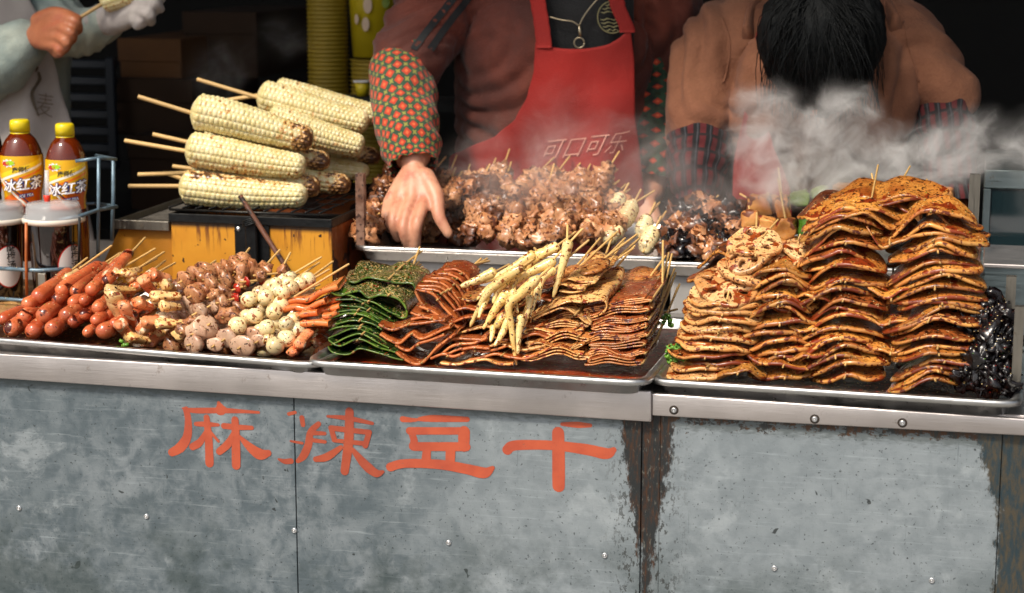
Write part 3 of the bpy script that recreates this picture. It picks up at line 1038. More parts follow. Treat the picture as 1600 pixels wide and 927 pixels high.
for (a, b, Ya, Yb, n, rp, lab, tip) in [
    ((615, 432), (760, 350), .10, .135, 3, 57, 'topmost left row of white fish balls', (1115, 140)),
    ((730, 420), (880, 330), .105, .14, 3, 60, 'second row of white fish balls from the top left', (1100, 178)),
    ((850, 382), (1020, 300), .115, .16, 4, 56, 'top right row of four browned fish balls', (1195, 170)),
    ((655, 548), (690, 500), .08, .11, 2, 57, 'fish balls in the centre left of the ball heap', (1170, 225)),
    ((788, 515), (830, 470), .085, .11, 2, 60, 'single round fish ball in the centre', (1305, 188)),
    ((535, 615), (600, 560), .065, .09, 2, 64, 'leftmost low fish ball beside the meat', None),
    ((738, 630), (800, 600), .06, .09, 2, 61, 'speckled fish ball low in the centre', None),
    ((870, 600), (920, 570), .065, .09, 2, 54, 'browned fish ball next to the orange fishcake', None),
    ((795, 755), (950, 650), .045, .075, 3, 66, 'foremost row of three speckled fish balls', None),
    ((690, 650), (640, 600), .075, .10, 1, 50, 'shaded fish ball under the centre ones', None),
    ((750, 710), (800, 680), .055, .08, 2, 48, 'fish ball half hidden behind the foremost row', None),
    ((800, 320), (900, 280), .13, .16, 3, 46, 'highest small fish balls with green herb', None),
]:
    run('fish_ball_skewer', 'fish_ball', lab, GB, a, b, Ya, Yb, n, BALL, rp, tip=tip)


FG = 'pieces buried in the heap of the leftmost tray'
for k in range(46):
    px = 190 + (k * 37) % 330
    lev = (k * 7) % 5
    py = 545 - lev * 22 + (px - 190) * .03
    Y = .075 + .022 * lev + .012
    if px > 455 and lev > 3: continue
    A = P(px, py + 2, Y)
    A.z = max(A.z, ztop + .006)
    lib, pn = (WED, 'surimi_stick') if px < 262 else ((DOME, 'ball_slice') if k % 2 else (CHNK, 'meat_chunk')) if px < 385 else ((BALL, 'fish_ball') if px < 450 else (WED[1:3], 'surimi_stick'))
    B = A + Vector((.03, .06, .012))
    if pn == 'surimi_stick': pcs = [(pn, lib[k % len(lib)], 0, Matrix.Diagonal((1.3, 1, 1.3, 1)))]
    else: pcs = [(pn, lib[(k + j) % len(lib)], .020 * j, Matrix.Rotation(k + j * 2., 4, 'Y')) for j in range(3)]
    skewer({'surimi_stick': 'surimi_skewer', 'ball_slice': 'meat_skewer', 'meat_chunk': 'meat_skewer', 'fish_ball': 'fish_ball_skewer'}[pn],
           {'surimi_stick': 'crab stick skewer buried in the heap behind others', 'ball_slice': 'meat slice skewer buried in the heap behind others', 'meat_chunk': 'meat slice skewer buried in the heap behind others', 'fish_ball': 'fish ball skewer buried in the heap behind others'}[pn],
           FG, A, B, pcs, .0, .0)


def slab_px(pts, Y, dY, dx, dy, t, mat, wave=0.0, thick=None):
    """bar whose front edge follows photo pixels; extruded back"""
    return ribbon([(x, y) for x, y in pts], Y, (dx, dy, dY), t, seed=pts[0][0])


def ribbon(pts, Y, ext, t, seed=0, n=None, back=5, rough=.0012, taper=0.0, samples=None):
    """solid sheet: centre line in photo pixels at depth Y, thickness t (m), extruded by a pixel/depth vector"""
    s = crom(pts, samples or max(14, 7 * (len(pts) - 1)))
    Q = [P(x, y, Y) for x, y in s]
    cx = sum(x for x, y in s) / len(s); cy = sum(y for x, y in s) / len(s)
    E = P(cx + ext[0], cy + ext[1], Y + ext[2]) - P(cx, cy, Y)
    m = len(Q)
    nr = []
    for i in range(m):
        d = Q[min(i + 1, m - 1)] - Q[max(i - 1, 0)]
        v = Vector((-d.z, 0, d.x))
        nr.append(v.normalized() if v.length > 1e-9 else Vector((0, 0, 1)))
    cen = sum(Q, Vector()) / m
    rows = []
    for j in range(back + 1):
        u = j / back
        row = []
        for i in range(m):
            w = Vector((nz(Q[i] + E * u, 22, seed), nz(Q[i] + E * u, 22, seed + 3), nz(Q[i] + E * u, 30, seed + 5))) * rough * 2.2
            p = Q[i] + E * u + w
            if taper: p = p.lerp(cen + E * u, taper * u)
            row.append(p)
        rows.append(row)
    V, F, MI = [], [], []
    def prof(j, inset, k):      # ring along the whole outline of row j
        r = rows[j]
        return [r[i] + nr[i] * (t / 2 * k) for i in range(m)]
    E1 = E.normalized()
    # rings: front edge rounded
    top = [[p for p in prof(j, 0, 1)] for j in range(back + 1)]
    bot = [[p for p in prof(j, 0, -1)] for j in range(back + 1)]
    ft = [p - E1 * t * .28 for p in prof(0, 0, .55)]
    fb = [p - E1 * t * .28 for p in prof(0, 0, -.55)]
    rowsV = list(reversed(bot)) + [fb, ft] + top
    nb = len(rowsV)
    for r in rowsV: V += r
    for j in range(nb - 1):
        for i in range(m - 1):
            F.append((j * m + i, j * m + i + 1, (j + 1) * m + i + 1, (j + 1) * m + i))
            MI.append(1 if back <= j <= back + 2 else 0)
    # side walls + back
    for i in (0, m - 1):
        for j in range(nb // 2):
            a, b, c, d = j * m + i, (j + 1) * m + i, (nb - 2 - j) * m + i, (nb - 1 - j) * m + i
            if j + 1 < nb - 2 - j or True:
                f = (a, b, c, d) if i else (a, d, c, b)
                if len(set(f)) == 4 and j + 1 <= nb - 2 - j and b != c: F.append(f); MI.append(1)
    for i in range(m - 1):
        F.append((i, (nb - 1) * m + i, (nb - 1) * m + i + 1, i + 1)); MI.append(1)
    return V, F, MI, Q, E


def sheet_skewer(name, part, label, group, pts, Y, ext, t, mats, tip=None, base=None, seed=0, rough=.0012, tipY=None, front=.5, taper=0, back=5, show=.007, cat='skewer'):
    V, F, MI, Q, E = ribbon(pts, Y, ext, t, seed, rough=rough, taper=taper, back=back)
    i = int(front * (len(Q) - 1))
    o = Q[i]
    e = empty(name, o, label, cat, group)
    me = mesh(part, [v - o for v in V], F, mats, mi=MI)
    link(part, me, e)
    a = -E.normalized() * show
    b = E * 1.05
    if tip is not None:
        b2 = P(tip[0], tip[1], (tipY or Y + ext[2] + .05)) - o
        stick_between(e, a, E * .8)
        stick_between(e, E * .75, b2)
    else:
        stick_between(e, a, b)
    return e


# fishcake: flat orange slabs
GF = 'orange fishcake skewers at the right end of the leftmost tray'
for k, (pts, Y, t, lab, tip) in enumerate([
    ([(845, 462), (930, 440), (1020, 440), (1100, 390), (1225, 345)], .115, .0085, 'topmost long wavy slab', (1410, 245)),
    ([(850, 515), (930, 490), (1010, 505), (1085, 470), (1140, 450)], .10, .0085, 'second wavy slab from the top', None),
    ([(890, 562), (960, 550), (1085, 525)], .085, .0085, 'short slab in the middle', None),
    ([(968, 607), (1060, 605), (1165, 605)], .07, .0090, 'thick low slab lying level', None),
    ([(1100, 470), (1180, 440), (1250, 420)], .13, .008, 'small slab at the upper right', None),
    ([(1090, 510), (1170, 500), (1240, 480)], .11, .008, 'slab behind the short one', None),
    ([(1120, 550), (1180, 540), (1225, 520)], .09, .008, 'slab pressed against the kelp', None)]):
    px = [c6(*p) for p in pts]
    sheet_skewer('fishcake_skewer', 'fishcake', f'{lab} of the orange fishcake pile', GF, px, Y, (16, -12, .07), t, [M_CAKE, M_CAKE], tip=c6(*tip) if tip else None, seed=k, tipY=.27)
A, B = P(*c6(950, 765), .045), P(*c6(1090, 640), .09)
skewer('surimi_skewer', 'red and white striped crab stick at the right corner of the leftmost tray', None, A, B, [('surimi_stick', WED[2], 0, Matrix.Diagonal((1.2, .85, 1.2, 1)))], 0, 0)
A, B = P(*c6(885, 795), .04), P(*c6(960, 740), .07)
skewer('surimi_skewer', 'small orange crab stick end at the very bottom beside the foremost fish balls', None, A, B, [('surimi_stick', WED[1], 0, Matrix.Diagonal((.9, .6, .9, 1)))], 0, 0)

# ================================================================= middle tray: kelp
def c7(x, y): return 470 + x / 4.03, 370 + y / 4.03


KM = [M_KELP, M_KELPE]
KL = [([(165, 690), (200, 730), (300, 745), (380, 700), (500, 735), (640, 775)], .045), ([(175, 660), (250, 690), (360, 650), (480, 690), (600, 730)], .05),
      ([(190, 682), (320, 622), (390, 612), (500, 670), (560, 700)], .055), ([(172, 642), (290, 590), (370, 578), (450, 620), (552, 690)], .065),
      ([(180, 600), (280, 560), (380, 560), (480, 600), (545, 640)], .075), ([(215, 552), (320, 522), (440, 545), (520, 590)], .08),
      ([(172, 516), (300, 486), (400, 500), (492, 542)], .09), ([(200, 480), (320, 455), (420, 480), (520, 545)], .10),
      ([(238, 434), (380, 440), (480, 500), (582, 552)], .105), ([(220, 400), (350, 405), (450, 450), (560, 520)], .115), ([(180, 350), (300, 375), (430, 405), (530, 455), (620, 502)], .12)]
for k, (pts, Y) in enumerate(KL):
    sheet_skewer('kelp_skewer', 'kelp_sheet', f'glossy green kelp sheet on a stick, {ORD[k]} from the bottom of the kelp pile', 'kelp sheet skewers', [c7(*p) for p in pts], Y, (34, -30, .12), .0024, KM,
                 seed=k, tip=(652 + (k % 4) * 3, 389 + k * 4) if k > 4 else None, rough=.002, tipY=.30)
sheet_skewer('kelp_skewer', 'kelp_sheet', 'topmost folded kelp sheet covered in spices and sesame', 'kelp sheet skewers', [c7(*p) for p in [(172, 342), (260, 368), (380, 352), (450, 385), (520, 358), (600, 390), (648, 440), (652, 492), (610, 505), (570, 470)]], .12, (42, -38, .15), .0030, [M_KTOP, M_KELPE],
             seed=20, tip=(656, 386), rough=.004, tipY=.32, back=10)
sheet_skewer('kelp_skewer', 'kelp_sheet', 'second spiced kelp sheet just behind the topmost one', 'kelp sheet skewers', [c7(*p) for p in [(280, 275), (400, 285), (560, 262), (700, 300), (740, 380)]], .17, (26, -26, .10), .0030, [M_KTOP, M_KELPE], seed=22, tip=(660, 392), rough=.004, tipY=.32, back=8)

# brown tofu skin
BM = [M_BTOF, M_BTOFE]
BL = [([(820, 772), (900, 748), (960, 760), (1030, 735)], .045), ([(1020, 712), (1100, 700), (1185, 705)], .048), ([(590, 725), (680, 790), (765, 793), (860, 700), (970, 610)], .05),
      ([(880, 738), (960, 682), (1080, 672), (1172, 642)], .055), ([(838, 732), (920, 662), (1000, 642), (1170, 655)], .06), ([(600, 690), (680, 722), (740, 682), (850, 642), (905, 620)], .065),
      ([(500, 608), (560, 652), (620, 672), (700, 612), (760, 640), (860, 602), (940, 572)], .07), ([(490, 552), (570, 582), (680, 552), (800, 545), (910, 530)], .08),
      ([(700, 522), (780, 508), (880, 532), (935, 562)], .09), ([(690, 470), (760, 500), (880, 520), (1010, 575)], .10), ([(740, 440), (830, 480), (930, 550), (1030, 582)], .11),
      ([(715, 345), (770, 430), (870, 505), (1030, 575)], .115), ([(718, 340), (830, 365), (910, 450), (1035, 572)], .12), ([(720, 325), (850, 335), (940, 405), (1042, 562)], .125),
      ([(735, 305), (870, 315), (970, 400), (1045, 555)], .13), ([(770, 285), (900, 300), (990, 390), (1045, 530)], .14), ([(820, 258), (930, 275), (1005, 350), (1035, 480)], .15),
      ([(860, 235), (950, 245), (1030, 300), (1060, 420)], .165), ([(900, 215), (980, 215), (1060, 260), (1085, 350)], .18)]
for k, (pts, Y) in enumerate(BL):
    tip = None
    if k > 13: tip = (752 + (k - 14) * 3.2, 408 - (k % 3) * 2)
    sheet_skewer('tofu_skin_skewer', 'tofu_sheet', f'reddish brown tofu skin sheet, {ORD[k]} from the bottom of the pile beside the kelp', 'reddish brown tofu skin skewers', [c7(*p) for p in pts], Y, (22, -20, .09) if k < 11 else (16, -16, .06), .0036, BM,
                 seed=40 + k, tip=tip, rough=.0015, tipY=.30)

# more of the brown sheets under and behind the shoots
for k, (x0, x1, y, Y, sl) in enumerate([(690, 800, 566, .045, .0), (735, 838, 560, .048, .03), (700, 790, 553, .055, .10), (760, 850, 545, .060, .0), (690, 780, 538, .07, .15), (770, 858, 530, .075, .05), (700, 800, 520, .085, .1),
        (765, 850, 514, .09, .1), (700, 790, 503, .10, .15), (780, 865, 497, .105, .1), (712, 800, 488, .115, .2), (770, 860, 480, .12, .15), (720, 810, 470, .13, .2), (780, 870, 462, .135, .2)]):
    R8 = random.Random(500 + k)
    pts = [(x0 + (x1 - x0) * j / 5, y - sl * (x1 - x0) * j / 5 + 4 * sin(j * 1.7 + k) + R8.uniform(-2, 2)) for j in range(6)]
    sheet_skewer('tofu_skin_skewer', 'tofu_sheet', f'wavy brown tofu skin sheet under the pale shoots, {ORD[k]} from the bottom', 'tofu skins under the pale shoots', pts, Y, (24, -20, .09), .0034, BM if k % 3 else [M_TOF, M_TOFL], seed=600 + k, rough=.002)

# ================================================================= folded tofu skins
def c8(x, y): return 720 + x / 3.567, 340 + y / 3.567


def fold_path(x0, x1, y, slope, amp, seed, layers=3, gap=5.0):
    """crop-8 serpentine: runs left to right and doubles back with round loops"""
    R = random.Random(seed)
    ph = R.uniform(0, 6)
    pts = []
    f = lambda x, k: y - slope * (x - x0) - k * gap * 2.6 + amp * sin((x - x0) / 46.0 + ph) * (1 + .2 * k)
    for k in range(layers):
        a, b = (x0 + R.uniform(0, 40) * k, x1 - R.uniform(0, 18) * k)
        xs = [a + (b - a) * j / 6 for j in range(7)]
        if k % 2: xs.reverse()
        for x in xs: pts.append((x, f(x, k)))
        if k < layers - 1:
            e = xs[-1] + (14 if k % 2 == 0 else -14)
            pts.append((e, (f(xs[-1], k) + f(xs[-1], k + 1)) / 2))
    return pts


TR = [M_TOFD, M_TOF]
G8 = 'folded tofu skin skewers at the right of the middle tray'
TIPR = [(1028, 365), (1038, 362), (1036, 376), (1045, 395), (1050, 397), (1054, 420), (1056, 426), (1046, 444), (1062, 444), (1059, 449), (1040, 400)]
for k in range(8):
    y = 818 - k * 41
    x0 = 690 + (k % 3) * 18 - (20 if k > 5 else 0)
    x1 = 1000 + (12 if k % 2 else 0) + k * 5
    sl = (.02 + .024 * k)
    sheet_skewer('folded_tofu_skewer', 'tofu_sheet', f'dark glazed folded tofu skin, {ORD[k]} from the bottom of the right hand pile', G8, [c8(*p) for p in fold_path(x0, x1, y, sl, RND.uniform(5, 13), 60 + k, 3, RND.uniform(3.8, 6.2))], .045 + k * .0105, (26, -34, .14), .0022, TR,
                 tip=TIPR[9 - k], seed=70 + k, tipY=.33, front=.3, rough=.0014)
sheet_skewer('folded_tofu_skewer', 'tofu_sheet', 'topmost broad spiced tofu sheet of the right hand pile', G8, [c8(*p) for p in [(770, 565), (830, 530), (920, 500), (980, 508), (1040, 520), (1062, 500), (1040, 492)]], .125, (24, -60, .19), .0026, [M_TOF, M_TOFL], tip=TIPR[10], seed=90, tipY=.34, back=12, rough=.0028)
TL = [M_TOF, M_TOFL]
for k in range(6):
    y = 788 - k * 40
    x0, x1 = 345 + (k % 3) * 14 + max(0, k - 4) * 18, 700 - (k % 2) * 34
    sheet_skewer('folded_tofu_skewer', 'tofu_sheet', f'light edged folded tofu skin, {ORD[k]} from the bottom of the left hand pile', 'folded tofu skins behind the pale shoots',
                 [c8(*p) for p in fold_path(x0, x1, y, .05 + .03 * (k % 3), RND.uniform(8, 18), 160 + k, 3, RND.uniform(4, 6.5))], .05 + k * .012, (26, -30, .12), .0018, TL, seed=170 + k, front=.4, rough=.0018)
UP = [([(385, 640), (400, 560), (480, 505), (560, 490), (640, 470), (720, 470), (800, 468), (815, 500), (770, 552), (740, 560)], .105, (30, -52, .15), 'wide spread tofu sheet below the top roll', (1000, 372)),
      ([(400, 580), (470, 535), (560, 520), (640, 540), (700, 580), (730, 585), (700, 540)], .095, (26, -30, .1), 'curled tofu sheet under the wide spread one', (992, 384)),
      ([(560, 375), (600, 345), (640, 350), (690, 368), (740, 372), (700, 384), (650, 380), (600, 388)], .13, (42, -44, .14), 'topmost rolled spiced tofu packet', (974, 378)),
      ([(530, 400), (580, 372), (650, 388), (700, 400), (640, 410), (560, 416)], .125, (36, -34, .12), 'second rolled tofu packet just under the topmost', (958, 366))]
for k, (pts, Y, ext, lab, tip) in enumerate(UP):
    sheet_skewer('folded_tofu_skewer', 'tofu_sheet', lab, 'upper folded tofu sheets', [c8(*p) for p in pts], Y, ext, .0022, [M_TOFL, M_TOFL], tip=tip, seed=200 + k, tipY=.34, back=10, rough=.003)
for k, (a, b) in enumerate([((905, 411), (938, 372)), ((915, 408), (965, 362)), ((930, 420), (977, 372)), ((935, 425), (990, 388)), ((950, 400), (996, 366))]):
    A, B = P(*a, .22), P(*b, .30)
    d = (A - B).normalized()
    e = skewer('folded_tofu_skewer', f'skewer whose bare end fans out above the topmost tofu packet, {ORD[k]} from the left', 'bare ends above the tofu packets', A + d * .06, A, [('tofu_sheet', mesh('tofu_sheet', *xf(lump(.02, .03, .004, 2, .3, 1.5, k), Matrix.Identity(4)), M_TOF), .02, None)], 0, (B - A).length)

# ================================================================= pale segmented shoots
def shoot_mesh(pts, w0, w1, seed):
    s = crom(pts, 40)
    path, rad = [], []
    for i, p in enumerate(s):
        t = i / 40
        q = w0 * (1 - t) ** .8 + w1 * t ** 1.0
        q *= .35 + .65 * min(1, t * 9) if t < .12 else 1
        q *= 1 + .09 * abs(sin(t * 26)) ** .6
        path.append(p); rad.append(q)
    return tube(path, rad, 12, disp=lambda u, a, p: .0008 * nz(p, 130, seed))


SH = [([(600, 125), (585, 200), (550, 330), (515, 445)], 32, 10, .135, (595, 42)), ([(350, 270), (230, 350), (150, 420), (95, 520), (50, 612)], 32, 8, .10, None),
      ([(255, 425), (200, 500), (125, 622)], 34, 9, .085, None), ([(530, 240), (420, 290), (310, 355), (285, 430)], 30, 10, .125, (680, 62)),
      ([(440, 330), (340, 420), (270, 490), (285, 640), (310, 822)], 34, 9, .075, None), ([(530, 290), (460, 330), (437, 400), (436, 462)], 26, 12, .12, (715, 125)),
      ([(430, 380), (405, 480), (385, 560)], 18, 8, .10, None), ([(385, 430), (375, 520), (350, 612)], 24, 8, .09, None), ([(270, 560), (230, 650), (185, 718)], 26, 9, .07, None),
      ([(340, 540), (325, 650), (318, 762)], 26, 8, .07, None), ([(200, 300), (100, 345), (0, 385)], 34, 14, .13, None), ([(480, 190), (380, 230), (200, 330), (80, 370)], 32, 9, .14, (410, 170)),
      ([(550, 160), (480, 190), (400, 250), (340, 330)], 34, 12, .145, (640, 80)), ([(180, 600), (175, 650), (165, 692)], 18, 9, .065, None), ([(150, 440), (120, 500), (100, 560)], 22, 9, .095, None),
      ([(290, 400), (300, 470), (318, 530)], 22, 9, .09, None), ([(250, 340), (150, 400), (90, 460)], 26, 9, .115, None), ([(330, 300), (220, 390), (180, 480)], 28, 10, .11, None),
      ([(250, 540), (210, 590), (200, 600)], 30, 20, .08, None), ([(420, 200), (330, 260), (260, 300)], 34, 24, .135, None), ([(260, 410), (262, 460), (268, 500)], 18, 10, .09, None)]
for k, (pts, w0, w1, Y, tip) in enumerate(SH):
    n = len(pts)
    W3 = [P(*c8(*p), Y - .02 * (i / (n - 1))) for i, p in enumerate(pts)]
    pm = PXM(Y) / 3.567
    o = W3[0]
    e = empty('shoot_skewer', o, None, 'skewer', 'pale segmented shoot skewers')
    xs = sorted(q[0][-1][0] for q in SH)
    rank = xs.index(pts[-1][0]) + sum(1 for q in SH[:k] if q[0][-1][0] == pts[-1][0])
    e['label'] = f'pale yellow tapering shoot whose tip is {ORD[rank]} from the left among the shoots'
    V, F = shoot_mesh([p - o for p in W3], w0 * pm, w1 * pm * .6, k)
    link('shoot', mesh('shoot', V, F, M_SHOOT), e)
    d = (W3[0] - W3[1]).normalized()
    if tip:
        stick_between(e, d * -.01, P(*c8(*tip), Y + .03) - o)
    else:
        stick_between(e, d * -.01, d * .012 + Vector((.0, .03, .0)))

# more tofu packets behind, to fill the back of the middle tray
for k, (px, py, Y) in enumerate([(700, 470, .26), (760, 450, .28), (820, 470, .27), (880, 470, .28), (940, 480, .27), (1000, 490, .26), (600, 480, .26), (650, 470, .28)]):
    A = P(px, py, Y); A.z = ztop + .02
    A2 = A + Vector((-.05, .02, .01))
    skewer('folded_tofu_skewer', 'folded tofu packet lying hidden at the back of the middle tray', 'packets at the back of the middle tray', A2, A2 + Vector((.06, .05, .01)),
           [('tofu_sheet', CHNK[k % 4], .01 * j + .01, Matrix.Diagonal((1.6, 1, 1.3, 1))) for j in range(3)], 0, .04)

# ================================================================= wavy slices
def disc_mesh(name, a, b, t, zf, mats, p=2.3, na=44, rings=5, irr=.05, seed=0):
    """oval slice with rounded, lighter cut edge; zf(x, y) bends it"""
    V, F, MI = [], [], []
    def pt(u, ang, dz):
        c, s = cos(ang), sin(ang)
        k = 1 + irr * nz((c * 1.3, s * 1.3, seed), 1.2, seed)
        x = a * abs(c) ** (2 / p) * (1 if c >= 0 else -1) * u * k
        y = b * abs(s) ** (2 / p) * (1 if s >= 0 else -1) * u * k
        return Vector((x, y, zf(x, y) + dz + .0006 * nz((x, y, 0), 90, seed)))
    us = [j / rings for j in range(1, rings)]
    prof = [(u, t / 2) for u in us] + [(1 - t * .30 / b, t / 2), (1, t * .22), (1, -t * .22), (1 - t * .30 / b, -t / 2)] + [(u, -t / 2) for u in reversed(us)]
    V.append(pt(0, 0, t / 2))
    for u, dz in prof:
        for k in range(na): V.append(pt(u, 2 * pi * k / na, dz))
    V.append(pt(0, 0, -t / 2))
    for k in range(na): F.append((0, 1 + k, 1 + (k + 1) % na)); MI.append(0)
    for j in range(len(prof) - 1):
        for k in range(na):
            A_ = 1 + j * na
            F.append((A_ + k, A_ + na + k, A_ + na + (k + 1) % na, A_ + (k + 1) % na))
            MI.append(1 if rings - 1 <= j <= rings + 1 else 0)
    A_ = 1 + (len(prof) - 1) * na
    for k in range(na): F.append((A_ + k, len(V) - 1, A_ + (k + 1) % na)); MI.append(0)
    return mesh(name, V, F, mats, mi=MI)


def lotus_mesh(name, R, t, mats, seed, squash=.8, bend=0.0):
    """round slice with a ring of holes"""
    cu = bpy.data.curves.new('c', 'CURVE')
    cu.dimensions = '2D'; cu.fill_mode = 'BOTH'; cu.extrude = t / 2 * .6; cu.bevel_depth = t * .2; cu.bevel_resolution = 1
    def loop(cx, cy, rx, ry, rot, n=20, s=0):
        sp = cu.splines.new('POLY'); sp.points.add(n - 1); sp.use_cyclic_u = True
        for k in range(n):
            a = 2 * pi * k / n
            q = 1 + .06 * nz((cos(a), sin(a), s), 1.3, seed)
            x, y = rx * cos(a) * q, ry * sin(a) * q
            sp.points[k].co = (cx + x * cos(rot) - y * sin(rot), cy + x * sin(rot) + y * cos(rot), 0, 1)
    loop(0, 0, R, R, 0, 48, 1)
    nh = 7
    for k in range(nh):
        a = 2 * pi * k / nh + seed
        loop(cos(a) * R * .62, sin(a) * R * .62, R * .21, R * .15, a, 16, k)
    loop(0, 0, R * .1, R * .09, 0, 12, 3)
    o = bpy.data.objects.new('c', cu); COL.objects.link(o)
    md = o.modifiers.new('r', 'REMESH'); md.mode = 'VOXEL'; md.voxel_size = .0016
    s_ = o.modifiers.new('s', 'SMOOTH'); s_.factor = .5; s_.iterations = 2
    me = bpy.data.meshes.new_from_object(o.evaluated_get(bpy.context.evaluated_depsgraph_get()))
    bpy.data.objects.remove(o)
    me.name = name
    for v in me.vertices:
        x, y, z = v.co
        v.co = (x, y * squash, z + .004 * nz((x, y, 0), 30, seed) - bend * (x / R) ** 2)
    me.materials.clear()
    for m in mats: me.materials.append(m)
    me.polygons.foreach_set('use_smooth', [True] * len(me.polygons))
    me.update()
    return me


def slice_thing(name, part, label, group, c, me, tilt=.12, yaw=.0, roll=0.0, b=.035, sfr=.010, sbk=.07, cat='skewer', zc=0.0):
    """c: world point of the middle of the front edge"""
    e = empty(name, c, label, cat, group)
    e.rotation_euler = (tilt, roll, yaw)
    link(part, me, e, Matrix.Translation((0, b, 0)))
    stick_between(e, (RND.uniform(-.006, .006), -sfr, zc), (RND.uniform(-.004, .004), 2 * b + sbk, zc), .0014)
    return e


def wave(arch, a, ph, amp, k1, skew, sag, dome=False):
    def f(x, y):
        u = x / a
        if dome:
            q = u - .18 * sin(ph)
            return arch * (.55 - 1.0 * abs(q) ** 1.9) + amp * sin(k1 * u + ph) + skew * u + .25 * arch * sin(ph * 1.7) * max(0, u) ** 2 + .25 * arch * cos(ph * 1.3) * max(0, -u) ** 2 + y * .06 + amp * .6 * sin(6.5 * u + 2 * ph + y * 25)
        return arch * (.5 + .5 * cos(pi * min(1.15, abs(u + .12 * sin(ph)))) ) - arch * .4 + amp * sin(k1 * u + ph) + skew * u + sag * sin(u * 7.1 + ph * 2 + y * 30) * .12 + .35 * max(0, u) ** 3 * arch * sin(ph * 1.7) + .35 * max(0, -u) ** 3 * arch * cos(ph * 1.3 + 1) + y * .06
    return f


PM = [M_POT, M_POTE]
PMD = [M_POTD, M_POTE]
def column(cname, n, y0, y1, cx, wd, Yf, arch, seed, b=.033, t=.0056, group='', skewf=lambda i: 0, mats=PM, darker=.35, labels='spiced wavy slice', dome=False):
    R = random.Random(seed)
    ph = R.uniform(0, 6)
    for i in range(n):
        f = i / (n - 1)
        py = y0 + (y1 - y0) * f + R.uniform(-3.4, 3.4) - (4 if i % 3 == 1 else 0)
        w = wd(f) * R.uniform(.86, 1.08)
        px = cx(f) + R.uniform(-9, 9)
        Y = Yf(f) + R.uniform(-.004, .004)
        c = P(px, py, Y)
        a = w / 2 * PXM(Y, px, py)
        ph += R.uniform(-.6, .6)
        zf = wave(arch(f) * R.uniform(.45, 1.25), a, ph, (.0030 if arch(f) > .018 else .0022) * R.uniform(.1, 1.5), R.uniform(1.8, 3.4), skewf(f) * .006 + R.uniform(-.0035, .0035), .012, dome)
        mt = PMD if R.random() < darker * (1 - f * .6) else mats
        me = disc_mesh('slice', a, b * R.uniform(.9, 1.08), t * R.uniform(.8, 1.2), zf, mt, p=R.uniform(2.0, 2.7), seed=seed * 31 + i, irr=.10)
        slice_thing('slice_skewer', 'slice', f'{labels}, {ORD[i] if i < len(ORD) else "top"} from the bottom of the {cname}', group, c, me, tilt=R.uniform(.0, .22), yaw=R.uniform(-.16, .16), roll=R.uniform(-.07, .07), b=b, sfr=R.uniform(.004, .012), zc=zf(0, -b * .9))


LIN = lambda a, b: (lambda f: a + (b - a) * f)
# inner rows first (behind), then the visible fronts
column('tall left column', 21, 598, 348, lambda f: 1318 - 8 * sin(pi * f) + 2 * f, lambda f: 124 + 16 * sin(pi * min(1, f * 1.3)), LIN(.06, .11), LIN(.024, .032), 3, dome=True, group='slices in the tall left column of the right tray', skewf=lambda f: .5 - f)
column('tall right column', 22, 611, 352, lambda f: 1462 - 4 * f + 8 * sin(pi * f), lambda f: 134 + 22 * sin(pi * min(1, f * 1.15)), LIN(.045, .10), LIN(.018, .030), 4, dome=True, group='slices in the tall right column of the right tray', skewf=lambda f: .2 - f * .8)
column('middle column', 13, 592, 428, LIN(1212, 1222), lambda f: 112 + 10 * sin(pi * f), LIN(.06, .09), LIN(.014, .020), 5, group='slices in the middle column of the right tray', labels='pale brown spiced slice')
column('short left column', 13, 589, 478, LIN(1098, 1132), lambda f: 128 - 6 * f, LIN(.055, .08), LIN(.006, .016), 6, group='slices in the short left column of the right tray', labels='pale spiced slice', darker=.12, mats=[M_LOT, M_LOTE])
# cap of large slices over both tall columns
R5 = random.Random(5)
for i, (px, py, w, Y, ar, sk, lab) in enumerate([(1330, 352, 150, .105, .030, .006, 'lowest of the big draped slices crowning the left stack'), (1395, 372, 90, .10, -.022, 0, 'cupped slice hanging in the notch between the two tall stacks'),
        (1462, 350, 130, .115, .026, -.012, 'draped slice on the right shoulder of the tallest stack'), (1348, 338, 170, .115, .022, .005, 'wide pale slice second from the top of the tallest stack'),
        (1455, 338, 120, .135, .020, -.010, 'small slice behind the right shoulder of the stack'), (1372, 325, 185, .13, .012, .010, 'wide wavy slice just under the topmost one'),
        (1390, 312, 165, .145, .006, .006, 'topmost large wavy slice of the tallest stack'), (1355, 318, 130, .15, .010, .0, 'slice peeping out behind the top of the tallest stack')]):
    c = P(px, py, Y)
    a = w / 2 * PXM(Y, px, py)
    zf = wave(ar, a, i * 1.1, .003, 3.6, sk, .02)
    me = disc_mesh('slice', a, .036, .0042, zf, [M_POT, M_POTE], p=2.3, seed=900 + i, irr=.12)
    slice_thing('slice_skewer', 'slice', lab, 'large slices crowning the tallest stack', c, me, tilt=.16 + .03 * (i > 4), yaw=R5.uniform(-.15, .15), b=.036, sfr=.004, zc=zf(0, -.03))
